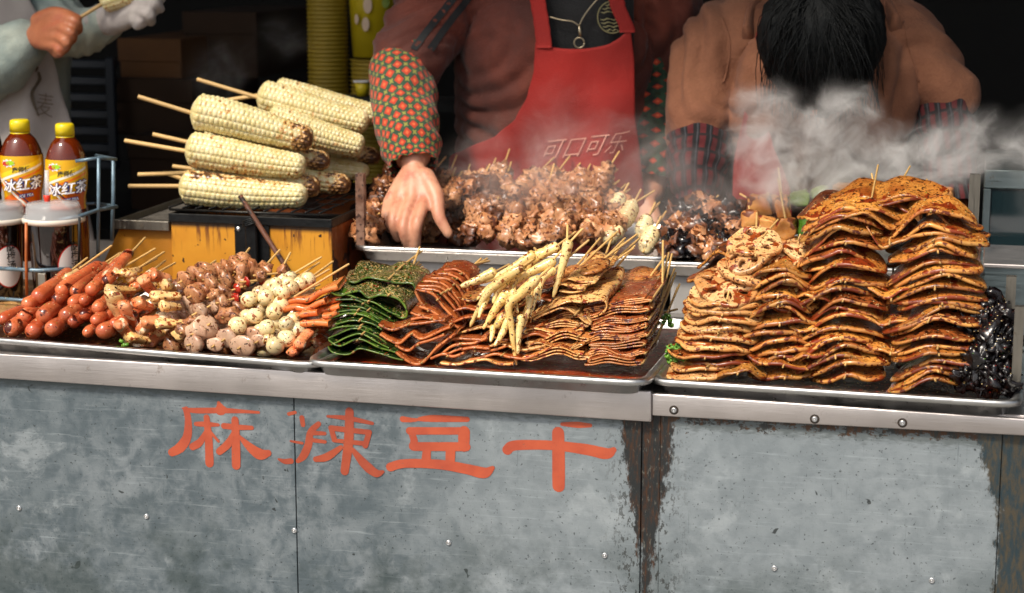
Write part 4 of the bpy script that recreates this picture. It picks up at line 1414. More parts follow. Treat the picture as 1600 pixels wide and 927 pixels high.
# slices at the right front foot and between columns
for i, (px, py, w, Y, t_) in enumerate([(1390, 455, 90, .085, .2), (1395, 500, 96, .08, .12), (1388, 545, 84, .07, .1), (1275, 470, 84, .085, .16), (1268, 520, 80, .08, .1), (1262, 560, 86, .06, .05), (1150, 586, 90, .045, .02)]):
    c = P(px, py, Y); a = w / 2 * PXM(Y, px, py)
    zf = wave(-.012 if i < 3 else .012, a, i, .003, 3, 0, .02)
    me = disc_mesh('slice', a, .030, .004, zf, PM, seed=950 + i, irr=.1)
    slice_thing('slice_skewer', 'slice', ['yellow slice bridging the two tall columns at mid height', 'oily slice wedged between the two tall columns lower down', 'slice wedged near the foot of the two tall columns',
        'slice bridging the middle and tall left columns, upper one', 'slice bridging the middle and tall left columns, middle one', 'slice bridging the middle and tall left columns, lowest one', 'slice lying on the tray floor in front of the lotus stack'][i], None, c, me, tilt=t_, b=.03, zc=zf(0, -.03))

# lotus slices
LOT = [lotus_mesh('lotus_slice', .046, .0068, [M_LOT, M_LOTE], s, .78, .006) for s in (1, 2.3, 3.7)]
LL = [(1176, 398, 86, .115, .42, 'topmost lotus root slice of the lotus stack'), (1166, 416, 92, .105, .40, 'lotus root slice second from the top'), (1158, 438, 100, .098, .34, 'lotus root slice third from the top with dark holes'),
      (1182, 444, 84, .115, .30, 'lotus slice peeping out right of the third one'), (1132, 466, 122, .085, .30, 'widest lotus root slice at mid height of the lotus stack'), (1150, 476, 100, .09, .2, 'lotus slice under the widest one'),
      (1236, 420, 74, .12, .30, 'lotus slice at the top of the middle column'), (1226, 440, 84, .11, .26, 'second lotus slice of the middle column'), (1222, 462, 92, .10, .36, 'lotus slice with chili bits facing the front on the middle column'),
      (1250, 400, 70, .135, .25, 'lotus slice leaning on the tall left column')]
for i, (px, py, w, Y, tl, lab) in enumerate(LL):
    c = P(px, py, Y)
    s = w / 2 * PXM(Y, px, py) / .046
    e = empty('lotus_skewer', c, lab, 'skewer', 'lotus root slices in the right tray')
    e.rotation_euler = (tl * 1.25, RND.uniform(-.06, .06), RND.uniform(-.1, .1))
    for j in range(2):
        link('lotus_slice', LOT[(i + j) % 3], e, Matrix.LocRotScale(Vector((RND.uniform(-.003, .003), .034 * s, -.0135 * j)), Quaternion((0, 0, 1), i * 1.3 + j), (s, s, 1)))
    stick_between(e, (.004, -.006, .001), (.004, .09, .0015), .0014)
    if i == 0:
        stick_between(e, (.012, .03, .0045), e.matrix_basis.to_quaternion().inverted() @ (P(1216, 343, .20) - c) if False else Quaternion(e.rotation_euler.to_quaternion()).inverted() @ (P(1216, 343, .19) - c), .0015)
    if i == 6:
        stick_between(e, (.004, .03, .0045), Quaternion(e.rotation_euler.to_quaternion()).inverted() @ (P(1249, 370, .17) - c), .0015)

# inner fill behind the fronts: the same slices one row further back
def back_rows():
    R = random.Random(77)
    sh = [disc_mesh('slice', .062, .034, .005, wave(.02, .062, s, .003, 3.2, 0, .02), [M_POTD, M_POT], seed=s + 300) for s in range(4)]
    for (cx, w, n, py0, py1, Y) in ((1320, 130, 11, 560, 330, .19), (1465, 140, 11, 575, 345, .185), (1215, 110, 7, 555, 420, .17), (1130, 110, 7, 560, 410, .17)):
        for i in range(n):
            f = i / (n - 1)
            c = P(cx + R.uniform(-8, 8), py0 + (py1 - py0) * f, Y)
            c.z = max(c.z, ztop + .012)
            s = w / 2 * PXM(Y) / .062
            e = empty('slice_skewer', c, 'oily slice in the back row barely showing between the tall stacks', 'skewer', 'slices in the back row of the right tray')
            e.rotation_euler = (.05, 0, R.uniform(-.2, .2))
            link('slice', sh[i % 4], e, Matrix.LocRotScale(Vector((0, .03, 0)), None, (s, 1, 1)))
            stick_between(e, (0, 0, 0), (0, .12, 0), .0014)
back_rows()

# black fungus at the right corner
def crumple(rx, ry, rz, seed, amp=.7, sub=4, fr=1.7):
    bm = bmesh.new()
    bmesh.ops.create_icosphere(bm, subdivisions=sub, radius=1)
    V = []
    for v in bm.verts:
        c = v.co
        d = Vector((nz(c, fr, seed), nz(c, fr, seed + 11), nz(c, fr, seed + 23)))
        k = 1 + amp * .5 * nz(c, fr * 2.1, seed + 5)
        rid = 1 - abs(nz(c, fr * 2.3, seed + 31)) * 2.6
        c = (c * k * (.72 + .38 * max(rid, -.5))) + d * amp * .55
        V.append(Vector((c.x * rx, c.y * ry, c.z * rz)))
    bm.verts.ensure_lookup_table()
    F = [tuple(v.index for v in f.verts) for f in bm.faces]
    bm.free()
    return V, F


FUN = [mesh('fungus_piece', *crumple(.027, .018, .023, s, 1.2, 4, 1.25), M_FUNG) for s in (1, 2, 3, 4, 5)]
FP = [(1512, 512, .10, 1.0), (1538, 492, .10, 1.0), (1560, 500, .10, .9), (1520, 540, .08, 1.0), (1548, 530, .075, 1.1), (1568, 545, .07, .9), (1526, 568, .06, 1.0), (1552, 572, .055, 1.1), (1572, 585, .05, .8), (1536, 598, .04, .9),
      (1560, 604, .04, .9), (1550, 478, .13, .9), (1525, 480, .14, .8), (1508, 590, .05, .8)]
for i in range(0, len(FP), 2):
    A, B = P(*FP[i][:2], FP[i][2]), P(*FP[i + 1][:2], FP[i + 1][2] + .012)
    L = (B - A).length
    e = skewer('fungus_skewer', f'glossy black fungus skewer, {ORD[i // 2]} from the {"back" if i > 20 else "top"} of the dark pile beside the corner post', 'black fungus skewers in the right tray', A, B,
               [('fungus_piece', FUN[(i + j) % 5], L * j / 2, Matrix.Rotation(i + j * 2., 4, 'Y') @ Matrix.Scale(FP[i][3], 4)) for j in range(3)], .012, .01, .0014)

# chili bits, sesame and herb scattered on the food
def scatter_bits():
    R = random.Random(9)
    V, F, MI = [], [], []
    dg = bpy.context.evaluated_depsgraph_get()
    dg.update()
    def bit(p, s, l, m, flat=.35):
        a = R.uniform(0, 6.28); n = len(V)
        ca, sa = cos(a), sin(a)
        for dx, dy, dz in ((-l, 0, 0), (0, -s, 0), (l, 0, 0), (0, s, 0), (0, 0, s * flat * 2), (0, 0, -s * flat)):
            V.append((p.x + dx * ca - dy * sa, p.y + dx * sa + dy * ca, p.z + dz + s * .2))
        for f in ((0, 1, 4), (1, 2, 4), (2, 3, 4), (3, 0, 4), (1, 0, 5), (2, 1, 5), (3, 2, 5), (0, 3, 5)): F.append(tuple(n + i for i in f)); MI.append(m)
    cnt = 0
    for k in range(9000):
        px, py = R.uniform(0, 1590), R.uniform(300, 620)
        if py < 380 and px < 1240: continue
        r = ray(px, py)
        hit, loc, nor, idx, ob, mt = SC.ray_cast(dg, CPOS, r)
        if not hit or loc.y > .32 or loc.y < .02 or nor.z < .25 or loc.z < ztop + .004: continue
        if ob.name.startswith(('pan', 'stick', 'tube', 'edge', 'counter')): continue
        q = R.random()
        if q < .55: bit(loc, .0007, .0013, 0)
        elif q < .80: bit(loc, .0010, R.uniform(.0015, .0035), 1, .2)
        elif q < .93: bit(loc, .0009, .0012, 2)
        else: bit(loc, .0010, .0016, 3, .3)
    me = mesh('seasoning', V, F, [plain('sesame', '#e6cc92', .5), plain('chili_flake', '#8e1c0c', .3), plain('black_pepper', '#24160e', .6), M_HERB], False, mi=MI)
    o = bpy.data.objects.new('seasoning', me); COL.objects.link(o)
    tag(o, 'sesame seeds, chili flakes and herb bits scattered over the food', kind='stuff')


# chopped green onion lying about
def herb_pile(px, py, Y, n, r, label):
    R = random.Random(px)
    V, F = [], []
    for k in range(n):
        c = P(px + R.uniform(-r, r), py + R.uniform(-r, r) * .8, Y)
        c.z = max(c.z, ztop + .003)
        rr = R.uniform(.002, .0038)
        M = Matrix.Translation(c) @ Matrix.Rotation(R.uniform(0, 3), 4, 'Z') @ Matrix.Rotation(R.uniform(0, 3), 4, 'X')
        v, f = xf(lathe([(rr * .5, 0), (rr, 0), (rr, rr * 1.2), (rr * .5, rr * 1.2), (rr * .5, 0)], 8), M)
        V, F = join((V, F), (v, f))
    return obj('chopped_green_onion', (V, F), M_HERB, None, kind='stuff', label=label)
herb_pile(1056, 552, .09, 46, 16, 'chopped green onion heaped in the left corner of the right tray')
herb_pile(1040, 500, .20, 16, 12, 'chopped green onion beside the dark folded tofu skins')
herb_pile(190, 541, .03, 7, 8, 'few green onion rings at the front of the leftmost tray')

# ================================================================= rear trays
MEAT = [mesh('meat_piece', *crumple(.022, .016, .019, s, 1.0, 3, 1.25), m) for s, m in ((1, M_DMEAT), (2, M_TMEAT), (3, M_DMEAT), (4, M_TMEAT), (5, M_MEAT), (6, M_TMEAT), (7, M_DMEAT))]
R6 = random.Random(21)
k = 0
DZ = {0: 'front', 1: 'second', 2: 'middle', 3: 'fourth', 4: 'rear'}
for row in range(5):
    xs = list(range(572 + row * 6, 960, 31))
    for j, px in enumerate(xs):
        Y = .545 + row * .055
        py = 372 - row * 20 - 6 * sin(j * 1.3)
        if row == 0 and px < 600: py = 366
        if 588 < px < 712 and row < 3:
            if row == 2: Y, py = .70, 368
            elif row == 1: Y, py = .71, 345
            else: continue
        A = P(px + R6.uniform(-8, 8), py, Y)
        d = Vector((R6.uniform(-.15, .35), 1, R6.uniform(.25, .6))).normalized()
        cand = MEAT if px > 620 else MEAT[:5]
        if px > 820: cand = [MEAT[1], MEAT[3], MEAT[4], MEAT[5]]
        pcs = [('meat_piece', cand[R6.randrange(len(cand))], .019 * i, Matrix.Translation((R6.uniform(-.005, .005), 0, R6.uniform(-.004, .004))) @ Matrix.Rotation(R6.uniform(0, 6), 4, 'Y') @ Matrix.Scale(R6.uniform(.75, 1.1), 4)) for i in range(3)]
        skewer('meat_skewer', f'steaming braised meat skewer, {ORD[j]} from the left in the {DZ[row]} row of the rear tray', 'braised meat skewers in the rear tray', A, A + d * .045, pcs, .01, .06 if row > 2 else .02)
# sticks standing out at the back of the meat
for i, (a, b) in enumerate([((852, 305), (866, 256)), ((935, 300), (960, 278)), ((945, 300), (968, 282)), ((905, 305), (925, 285)), ((880, 305), (900, 290)), ((700, 292), (712, 262)), ((757, 290), (756, 276)), ((768, 290), (770, 280)),
        ((820, 300), (842, 292)), ((960, 305), (978, 288)), ((640, 292), (662, 268)), ((710, 290), (722, 268))]):
    A, B = P(*a, .74), P(*b, .80)
    d = (A - B).normalized()
    skewer('meat_skewer', f'skewer at the very back of the rear tray, its bare stick {ORD[i]} in the row', 'skewers at the back of the rear tray', A + d * .05, A, [('meat_piece', MEAT[i % 7], .02 * q, None) for q in range(3)], 0, (B - A).length)
# spiral fish cakes
def spiral_mesh(name, R, L, seed):
    prof = []
    n = 40
    for i in range(n + 1):
        t = i / n
        r = R * sqrt(max(0.02, 1 - (2 * t - 1) ** 4)) * (.82 + .18 * abs(sin(t * pi * 7)))
        prof.append((r, t * L))
    V, F = lathe(prof, 16)
    V = [Vector((v.x, v.z, v.y)) for v in V]
    V = [Vector((v.x, v.y + .0035 * sin(atan2(v.z, v.x)), v.z)) for v in V]
    F = [tuple(reversed(f)) for f in F]
    return mesh(name, V, F, M_BALL)
SPI = [spiral_mesh('spiral_cake', .0155, .045, 1), spiral_mesh('spiral_cake', .014, .040, 2)]
for i, (a, b, tip, Y, lab) in enumerate([((972, 352), (990, 318), (1023, 298), .60, 'large pale spiral fish cake at the right end of the rear tray'), ((1000, 368), (1014, 338), (1031, 316), .60, 'pale spiral fish cake right of the largest one'),
        ((1006, 392), (1022, 360), (1041, 330), .57, 'lowest pale spiral fish cake at the tray corner'), ((958, 330), (972, 305), (984, 296), .66, 'pale spiral fish cake at the back corner')]):
    A, B = P(*a, Y), P(*b, Y + .03)
    L = (B - A).length
    e = skewer('spiral_skewer', lab, 'spiral fish cake skewers', A, B, [('spiral_cake', SPI[i % 2], 0, Matrix.Diagonal((1, L / .043, 1, 1)))], .004, .03)
    stick_between(e, (0, L, 0), e.rotation_quaternion.inverted() @ (P(*tip, Y + .07) - A))
A = P(953, 372, .545)
skewer('fish_ball_skewer', 'round pale fish ball at the front right of the rear tray', None, A, A + Vector((.01, .04, .01)), [('fish_ball', BALL[0], 0, None), ('fish_ball', BALL[1], .024, None)], .0, .04)

# second rear tray
FUN2 = [mesh('fungus_piece', *crumple(.024, .020, .024, s, 1.0, 3), m) for s, m in ((21, M_DMEAT), (22, M_FUNG), (23, M_DMEAT), (24, M_TMEAT))]
for i in range(18):
    px, py = 1052 + (i % 6) * 19, 392 - (i // 6) * 30
    Y = .55 + .06 * (i // 6)
    A = P(px + R6.uniform(-4, 4), py + abs(px - 1100) * .22 * (i // 6) * .5, Y)
    skewer('fungus_skewer', f'brown black fungus skewer, {ORD[i % 6]} from the left in the {["front", "middle", "rear"][i // 6]} row behind the lotus slices', 'fungus skewers in the second rear tray', A, A + Vector((.005, .03, .012)),
           [('fungus_piece', FUN2[(i + q) % 4], q * .02, Matrix.Rotation(i + q * 2., 4, 'Y')) for q in range(2)], 0, .03)
def cube_px(x0, y0, x1, y1, Y, dep, label, mat=M_FRIED, name='tofu_skewer', part='tofu_cube', stick=None, grp='fried tofu skewers in the second rear tray'):
    a, b = P(x0, y1, Y), P(x1, y0, Y)
    c = (a + b) / 2
    e = empty(name, (c.x, Y, c.z), label, 'skewer', grp)
    V, F = box(a.x - c.x, b.x - c.x, 0, dep, a.z - c.z, b.z - c.z, .004, 2)
    bm = bmesh.new()
    vs = [bm.verts.new(v) for v in V]
    for f in F: bm.faces.new([vs[i] for i in f])
    bmesh.ops.subdivide_edges(bm, edges=bm.edges[:], cuts=4, use_grid_fill=True)
    for v in bm.verts: v.co += v.normal * 0 + Vector((nz(v.co, 50, x0), nz(v.co, 50, y0), nz(v.co, 50, x1))) * .0075
    me = bpy.data.meshes.new(part); bm.to_mesh(me); bm.free(); me.materials.append(mat)
    me.polygons.foreach_set('use_smooth', [True] * len(me.polygons))
    link(part, me, e)
    if stick:
        s0 = Vector((0, dep / 2, 0))
        stick_between(e, s0, P(*stick, Y + .05) - Vector((c.x, Y, c.z)))
    return e
cube_px(1166, 308, 1204, 338, .66, .04, 'browned tofu cube at the upper left of the tofu heap', stick=(1156, 303))
cube_px(1196, 310, 1222, 342, .68, .035, 'tofu cube leaning in the middle of the tofu heap top', stick=(1199, 301))
cube_px(1160, 330, 1182, 354, .60, .03, 'small square tofu cube low at the left of the heap', stick=(1170, 322))
cube_px(1184, 344, 1212, 380, .60, .035, 'large tofu cube at the foot of the heap')
cube_px(1213, 310, 1232, 342, .64, .03, 'tofu piece under the two upright sticks', stick=(1216, 262))
cube_px(1214, 345, 1242, 372, .60, .035, 'pale tofu cube at the right of the heap', stick=(1215, 278))
cube_px(1216, 376, 1244, 400, .59, .035, 'lowest tofu cube at the right of the heap')
cube_px(1234, 302, 1262, 320, .68, .04, 'pale green vegetable chunk left in the steam', M_GREEN, 'vegetable_skewer', 'vegetable_chunk', grp='green vegetable skewers')
cube_px(1266, 296, 1292, 312, .69, .04, 'pale green vegetable chunk right in the steam', M_GREEN, 'vegetable_skewer', 'vegetable_chunk', grp='green vegetable skewers')
for i in range(5):
    cube_px(1246 + i * 22, 338 + (i % 2) * 6, 1272 + i * 22, 398, .62 + .02 * (i % 2), .05, f'green vegetable bundle behind the slices, {ORD[i]} from the left', M_HERB, 'vegetable_skewer', 'vegetable_chunk', grp='green bundles in the second rear tray')
for i in range(4):
    cube_px(1300 + i * 50, 292 + i % 2 * 6, 1340 + i * 50, 345, .72, .04, f'tofu piece behind the tallest stack, {ORD[i]} from the left', M_FRIED, grp='tofu behind the tallest stack')

# ================================================================= corn grill
YG = .47
M_YEL = food('yellow_painted_steel', '#b8761a', '#c98a22', 8, [('#4a2a10', 26, .73), ('#7a3a10', 60, .72)], .5, bump=.0004, rv=.1)
def yellow_dirty():
    n = N('yellow_box_paint')
    v = n.co(False)
    x, y, z = n.sep(v)
    col = n.mix(n.ramp(n.noise(v, 8, 4), .3, .7), C('#bb7714'), C('#cf9026'))
    drip = n.noise(n.mapv(v, (60, 60, 5)), 2.2, 4, .6)
    zt = P(400, 352, YG).z
    top = n.ramp(z, zt - .06, zt)
    col = n.mix(n.math('MULTIPLY', n.ramp(drip, .50, .62), top), col, C('#5e2c0e'))
    col = n.mix(n.ramp(z, zt - .012, zt - .002, 0, .9), col, C('#2a1a10'))
    col = n.mix(n.ramp(n.noise(v, 90, 2), .70, .73), col, C('#2a1608'))
    n.set(col=col, rough=.5)
    return n.m
M_YBOX = yellow_dirty()
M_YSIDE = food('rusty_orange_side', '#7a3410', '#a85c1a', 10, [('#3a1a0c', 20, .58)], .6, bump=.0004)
M_SOOT = plain('greasy_black_iron', '#121517', .45, .4, .5, 40, .0008, 120)
M_GRATE = plain('greasy_grate_wire', '#3b3a38', .35, .8, .5, 50, .0005, 100)
ba = P(267, 345, YG); bb = P(518, 357, YG)
zt = ba.z
gr = empty('corn_grill', (ba.x, YG, ztop), 'yellow corn grill box with sooty black frame and wire grate', 'grill')
obj('front_plate', box(ba.x, bb.x, YG, YG + .003, ztop + .001, zt, .0008), M_YBOX, gr, False)
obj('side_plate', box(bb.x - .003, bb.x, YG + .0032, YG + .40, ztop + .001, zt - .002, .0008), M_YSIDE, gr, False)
obj('side_plate', box(ba.x, ba.x + .003, YG + .0032, YG + .40, ztop + .001, zt - .002, .0008), M_YBOX, gr, False)
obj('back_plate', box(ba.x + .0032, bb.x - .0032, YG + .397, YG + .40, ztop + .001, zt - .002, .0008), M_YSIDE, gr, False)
obj('ash_bed', box(ba.x + .004, bb.x - .004, YG + .004, YG + .39, zt - .045, zt - .040), plain('ash', '#2a2622', .9, 0, .5, 40, .003, 80), gr, False)
zf = zt + .013
ob = obj('frame', join(box(ba.x - .002, bb.x + .002, YG - .005, YG - .0004, zt - .001, zf, .0008), box(ba.x - .002, bb.x + .002, YG + .3905, YG + .40, zt - .001, zf, .0008),
     box(ba.x - .002, ba.x + .003, YG + .0001, YG + .39, zt - .001, zf - .0005, .0008), box(bb.x - .003, bb.x + .002, YG + .0001, YG + .39, zt - .001, zf - .0005, .0008)), M_SOOT, gr, False)
xg0, xg1 = ba.x - .001, P(500, 332, YG).x
obj('grate', join(tube([(xg0, YG - .002, zf + .006), (xg1, YG - .002, zf + .006)], [.0022] * 2, 8), tube([(xg0, YG + .37, zf + .006), (xg1, YG + .37, zf + .006)], [.0022] * 2, 8),
    *[tube([(xg0 + (xg1 - xg0) * k / 11, YG - .004, zf + .0095), (xg0 + (xg1 - xg0) * k / 11, YG + .375, zf + .0095)], [.0016] * 2, 8) for k in range(12)],
    *[tube([(xg0, YG + .06 * k, zf + .006), (xg1, YG + .06 * k, zf + .006)], [.0013] * 2, 6) for k in range(1, 6)]), M_GRATE, gr)
p0, p1 = P(366, 360, YG - .004), P(420, 360, YG - .004)
m0, m1 = P(382, 345, YG - .016), P(400, 345, YG - .016)
obj('bracket', join(box(p0.x, p1.x, YG - .0035, YG - .0004, ztop + .001, zt - .0015, .0006), box(m0.x, m1.x, YG - .016, YG - .0036, ztop + .001, zt + .008, .002)), M_SOOT, gr, False)
c = P(372, 358, YG - .004)
obj('screw', xf(lathe([(0, .002), (.0015, .002), (.0016, .001), (.0035, .0015), (.004, 0)], 12), Matrix.Translation((c.x, YG - .0036, c.z)) @ Matrix.Rotation(radians(90), 4, 'X')), M_RIVET, gr)
obj('wire_tie', join(*[tube([(m0.x - .002 + .0235 * (.5 + .5 * cos(a)) , YG - .017 - .006 * sin(a) if sin(a) > 0 else YG - .017, zt + .002 + q * .003 + .004 * cos(a)) for a in [2 * pi * i / 16 for i in range(17)]], [.0013] * 17, 6) for q in range(4)]), M_SOOT, gr)
A, B = P(375, 306, YG - .022), P(455, 430, YG - .05)
st = empty('wooden_stick', A, 'dark brown wooden stick wired slanting across the grill bracket', 'stick')
obj('stick', tube([A.lerp(B, i / 8) for i in range(9)], [.0042 + .0006 * nz((i, 0, 0), 1.3) for i in range(9)], 10), food('weathered_brown_wood', '#4a2a1c', '#7a4c36', 30, [('#24140c', 40, .6)], .6, bump=.001), st)

# lower side box with ash tray
la, lb, lc_, ld = P(187, 357, YG + .01), P(266.5, 361, YG + .01), P(266.5, 440, YG + .01), P(140, 425, YG + .01)
sb = empty('side_box', (lb.x - .05, YG, ztop), 'yellow slanted side box with steel rim left of the corn grill', 'box')
Vb = [Vector((la.x, YG + .01, la.z)), Vector((ba.x - .0035, YG + .01, la.z)), Vector((ba.x - .0035, YG + .01, ztop + .001)), Vector((la.x - .06, YG + .01, ztop + .001))]
Vb = Vb + [Vector((v.x, YG + .34, v.z)) for v in Vb]
obj('front_plate', (Vb, [(3, 2, 1, 0), (4, 5, 6, 7), (0, 1, 5, 4), (1, 2, 6, 5), (2, 3, 7, 6), (3, 0, 4, 7)]), M_YEL, sb, False)
ra = P(178, 343, YG)
obj('rim', join(box(ra.x, ba.x - .0035, YG - .002, YG + .008, la.z + .0005, ra.z, .001), box(ra.x, ra.x + .006, YG + .0085, YG + .34, la.z + .0005, ra.z - .0005, .001), box(ba.x - .009, ba.x - .0035, YG + .0085, YG + .34, la.z + .0005, ra.z - .0005, .001),
    box(ra.x + .0065, ba.x - .0095, YG + .334, YG + .34, la.z + .0005, ra.z + .004, .001)), M_RAIL, sb, False)
obj('ash_bed', box(ra.x + .0065, ba.x - .0095, YG + .0085, YG + .333, la.z + .001, la.z + .006), plain('grey_ash', '#5a554e', .9, 0, .5, 60, .003, 90), sb, False)

# corn cobs with modelled kernels
def corn_mesh(name, L, r0, r1, char, seed, rowsn=14):
    nr, na = 150, rowsn * 7
    V, F = [], []
    per = 26.0
    for i in range(nr + 1):
        t = i / nr
        env = min(1, sqrt(max(0, 1 - (1 - min(t / .07, 1)) ** 2))) * (.72 + .28 * min(t / .07, 1)) if t < .07 else 1
        endf = sqrt(max(0.0, 1 - (max(0, t - .93) / .075) ** 2))
        rr = (r0 + (r1 - r0) * max(0, (t - .3) / .7) ** 1.3) * env * endf
        for k in range(na):
            a = 2 * pi * k / na
            row = k / 7.0
            ri = int(row)
            fr = row - ri
            w = .22 * nz((ri * 3.1, t * 3, seed), 1.0)
            kk = t * per + .5 * (ri % 2) + w + .006 * seed
            ki = math.floor(kk)
            fk = kk - ki
            jit = .5 + noise.noise(Vector((ri * 7.3, ki * 3.7, seed)))
            h = (1 - abs(2 * fr - 1) ** 3.0) * (1 - abs(2 * fk - 1) ** 3.2)
            d = (h ** .6) * .0024 * (.75 + .5 * jit)
            rad = rr * (1 + .02 * nz((cos(a), sin(a), t * 4), 1.5, seed)) + d * env * endf
            V.append(Vector((rad * cos(a), t * L, rad * sin(a) * .98 + .004 * sin(t * 3 + seed))))
    for i in range(nr):
        for k in range(na):
            F.append((i * na + k, (i + 1) * na + k, (i + 1) * na + (k + 1) % na, i * na + (k + 1) % na))
    V.append(Vector((0, 0, 0))); c0 = len(V) - 1
    V.append(Vector((0, L, 0))); c1 = len(V) - 1
    for k in range(na):
        F.append((c0, k, (k + 1) % na)); F.append((c1, nr * na + (k + 1) % na, nr * na + k))
    return mesh(name, V, F, char)


def corn_mat(name, mode, L):
    n = N(name)
    v = n.co(False)
    x, y, z = n.sep(v)
    col = n.mix(n.ramp(n.noise(v, 26, 3), .3, .7), C('#c6b476'), C('#dccf9c'))
    k = n.vor(n.mapv(v, (1, 1, 1)), 160, out=1)
    col = n.mix(n.math('MULTIPLY', n.ramp(n.sep(k)[0], .3, .9), .30), col, C('#e6dfc2'))
    spots = n.noise(v, 95, 3, .6)
    patch = n.noise(v, 22, 3)
    if mode == 'tip':
        reg = n.math('ADD', n.ramp(y, L * .62, L * 1.0, 0, .30), n.ramp(patch, .5, .7, 0, .06))
    elif mode == 'top':
        reg = n.math('ADD', n.ramp(z, .008, .024, 0, .20), n.ramp(patch, .5, .7, 0, .05))
    else:
        reg = n.math('ADD', n.ramp(z, .004, -.022, 0, .10), n.ramp(patch, .55, .7, 0, .06))
    th = n.math('ADD', spots, reg)
    col = n.mix(n.ramp(th, .60, .70, 0, .75), col, C('#c07a2c'))
    col = n.mix(n.ramp(th, .70, .76, 0, .9), col, C('#3a1a0a'))
    n.set(col=col, rough=.32, coat=.25, coatr=.2, sss=.12, sssc=.006, normal=n.bump(n.noise(v, 120, 3), .0004))
    return n.m


LC_ = .205
CM = [corn_mesh('corn_cob', LC_, .0262, .0165, corn_mat('corn_' + m, m, LC_), s) for m, s in (('tip', 1), ('low', 2), ('top', 3))]
CORN = [((297, 176), (490, 217), .545, .60, 0, (216, 151), 29, 'top front corn cob with a charred tip'), ((289, 236), (478, 257), .53, .57, 1, (195, 220), 28, 'middle front corn cob with a few brown spots'),
        ((280, 291), (480, 305), .505, .53, 2, (201, 291), 27, 'lowest front corn cob charred along its upper side'), ((300, 270), (500, 291), .565, .59, 0, (216, 273), 25, 'corn cob behind the lowest front one, tip sticking out'),
        ((401, 152), (577, 190), .72, .76, 1, (308, 124), 26, 'upper rear corn cob with a long stick'), ((425, 146), (596, 178), .80, .84, 1, (353, 157), 24, 'rearmost pale corn cob at the top of the pile'),
        ((415, 190), (570, 226), .68, .72, 1, None, 26, 'rear corn cob between the top front one and the sleeve'), ((310, 226), (516, 251), .61, .65, 0, (239, 210), 22, 'corn cob behind the middle one with browned tip'),
        ((350, 270), (548, 287), .62, .66, 0, (270, 260), 23, 'low corn cob whose blunt end points at the rusty post'), ((390, 250), (577, 266), .72, .76, 1, None, 20, 'low rear corn cob reaching behind the rusty post'),
        ((395, 225), (594, 244), .78, .82, 0, None, 20, 'corn cob glimpsed just left of the patterned sleeve'), ((300, 285), (470, 300), .60, .64, 2, (263, 272), 22, 'corn cob buried at the bottom of the pile')]
M_CSTICK = food('corn_stick_wood', '#c09555', '#dcbc84', 30, [], .5, bump=.0003)
CST = mesh('stick', *tube([(0, 0, 0), (0, .96, 0), (0, 1, 0)], [1, 1, .7], 10), M_CSTICK)
for (a, b, Ya, Yb, m, tip, rp, lab) in CORN:
    A, B = P(*a, Ya), P(*b, Yb)
    L = (B - A).length
    e = empty('corn_on_stick', A, lab, 'corn', 'corn cobs piled on the grill')
    e.rotation_mode = 'QUATERNION'
    e.rotation_quaternion = frame_to(A, B)
    s = rp * PXM(Ya, *a) / .0275
    link('corn_cob', CM[m], e, Matrix.Diagonal((s, L / LC_, s, 1)))
    q = e.rotation_quaternion.inverted()
    T = q @ (P(*tip, Ya - .01) - A) if tip else Vector((0, -.02, 0))
    d = T.length
    qq = Vector((0, 1, 0)).rotation_difference(-T.normalized())
    link('stick', CST, e, Matrix.LocRotScale(T, qq, (.0037, d + .02, .0037)))

# ================================================================= drinks at the left
def wrap(body, size, ang, z, r, mat, name, parent, cx, cy, shear=0.0, bold=0.0, off=.0004, rot=0.0, vertical=False):
    """printed text wrapped round a cylinder that stands at (cx, cy)"""
    cu = bpy.data.curves.new('t', 'FONT')
    cu.body = body; cu.size = size; cu.align_x = 'CENTER'; cu.align_y = 'CENTER'; cu.shear = shear; cu.offset = bold; cu.resolution_u = 2
    if vertical: cu.space_line = .95
    o = bpy.data.objects.new('t', cu); COL.objects.link(o)
    me = bpy.data.meshes.new_from_object(o.evaluated_get(bpy.context.evaluated_depsgraph_get()))
    bpy.data.objects.remove(o)
    bm = bmesh.new(); bm.from_mesh(me)
    bmesh.ops.triangulate(bm, faces=bm.faces[:])
    for _ in range(1): bmesh.ops.subdivide_edges(bm, edges=[e_ for e_ in bm.edges if abs(e_.verts[0].co.x - e_.verts[1].co.x) > .004], cuts=1)
    for v in bm.verts:
        x, y = v.co.x * cos(rot) - v.co.y * sin(rot), v.co.x * sin(rot) + v.co.y * cos(rot)
        a = ang + x / r
        v.co = Vector((cx + (r + off) * sin(a), cy - (r + off) * cos(a), z + y))
    bm.to_mesh(me); bm.free()
    me.materials.clear(); me.materials.append(mat)
    me.name = name
    ob = bpy.data.objects.new(name, me); COL.objects.link(ob)
    return to_local(parent, ob)


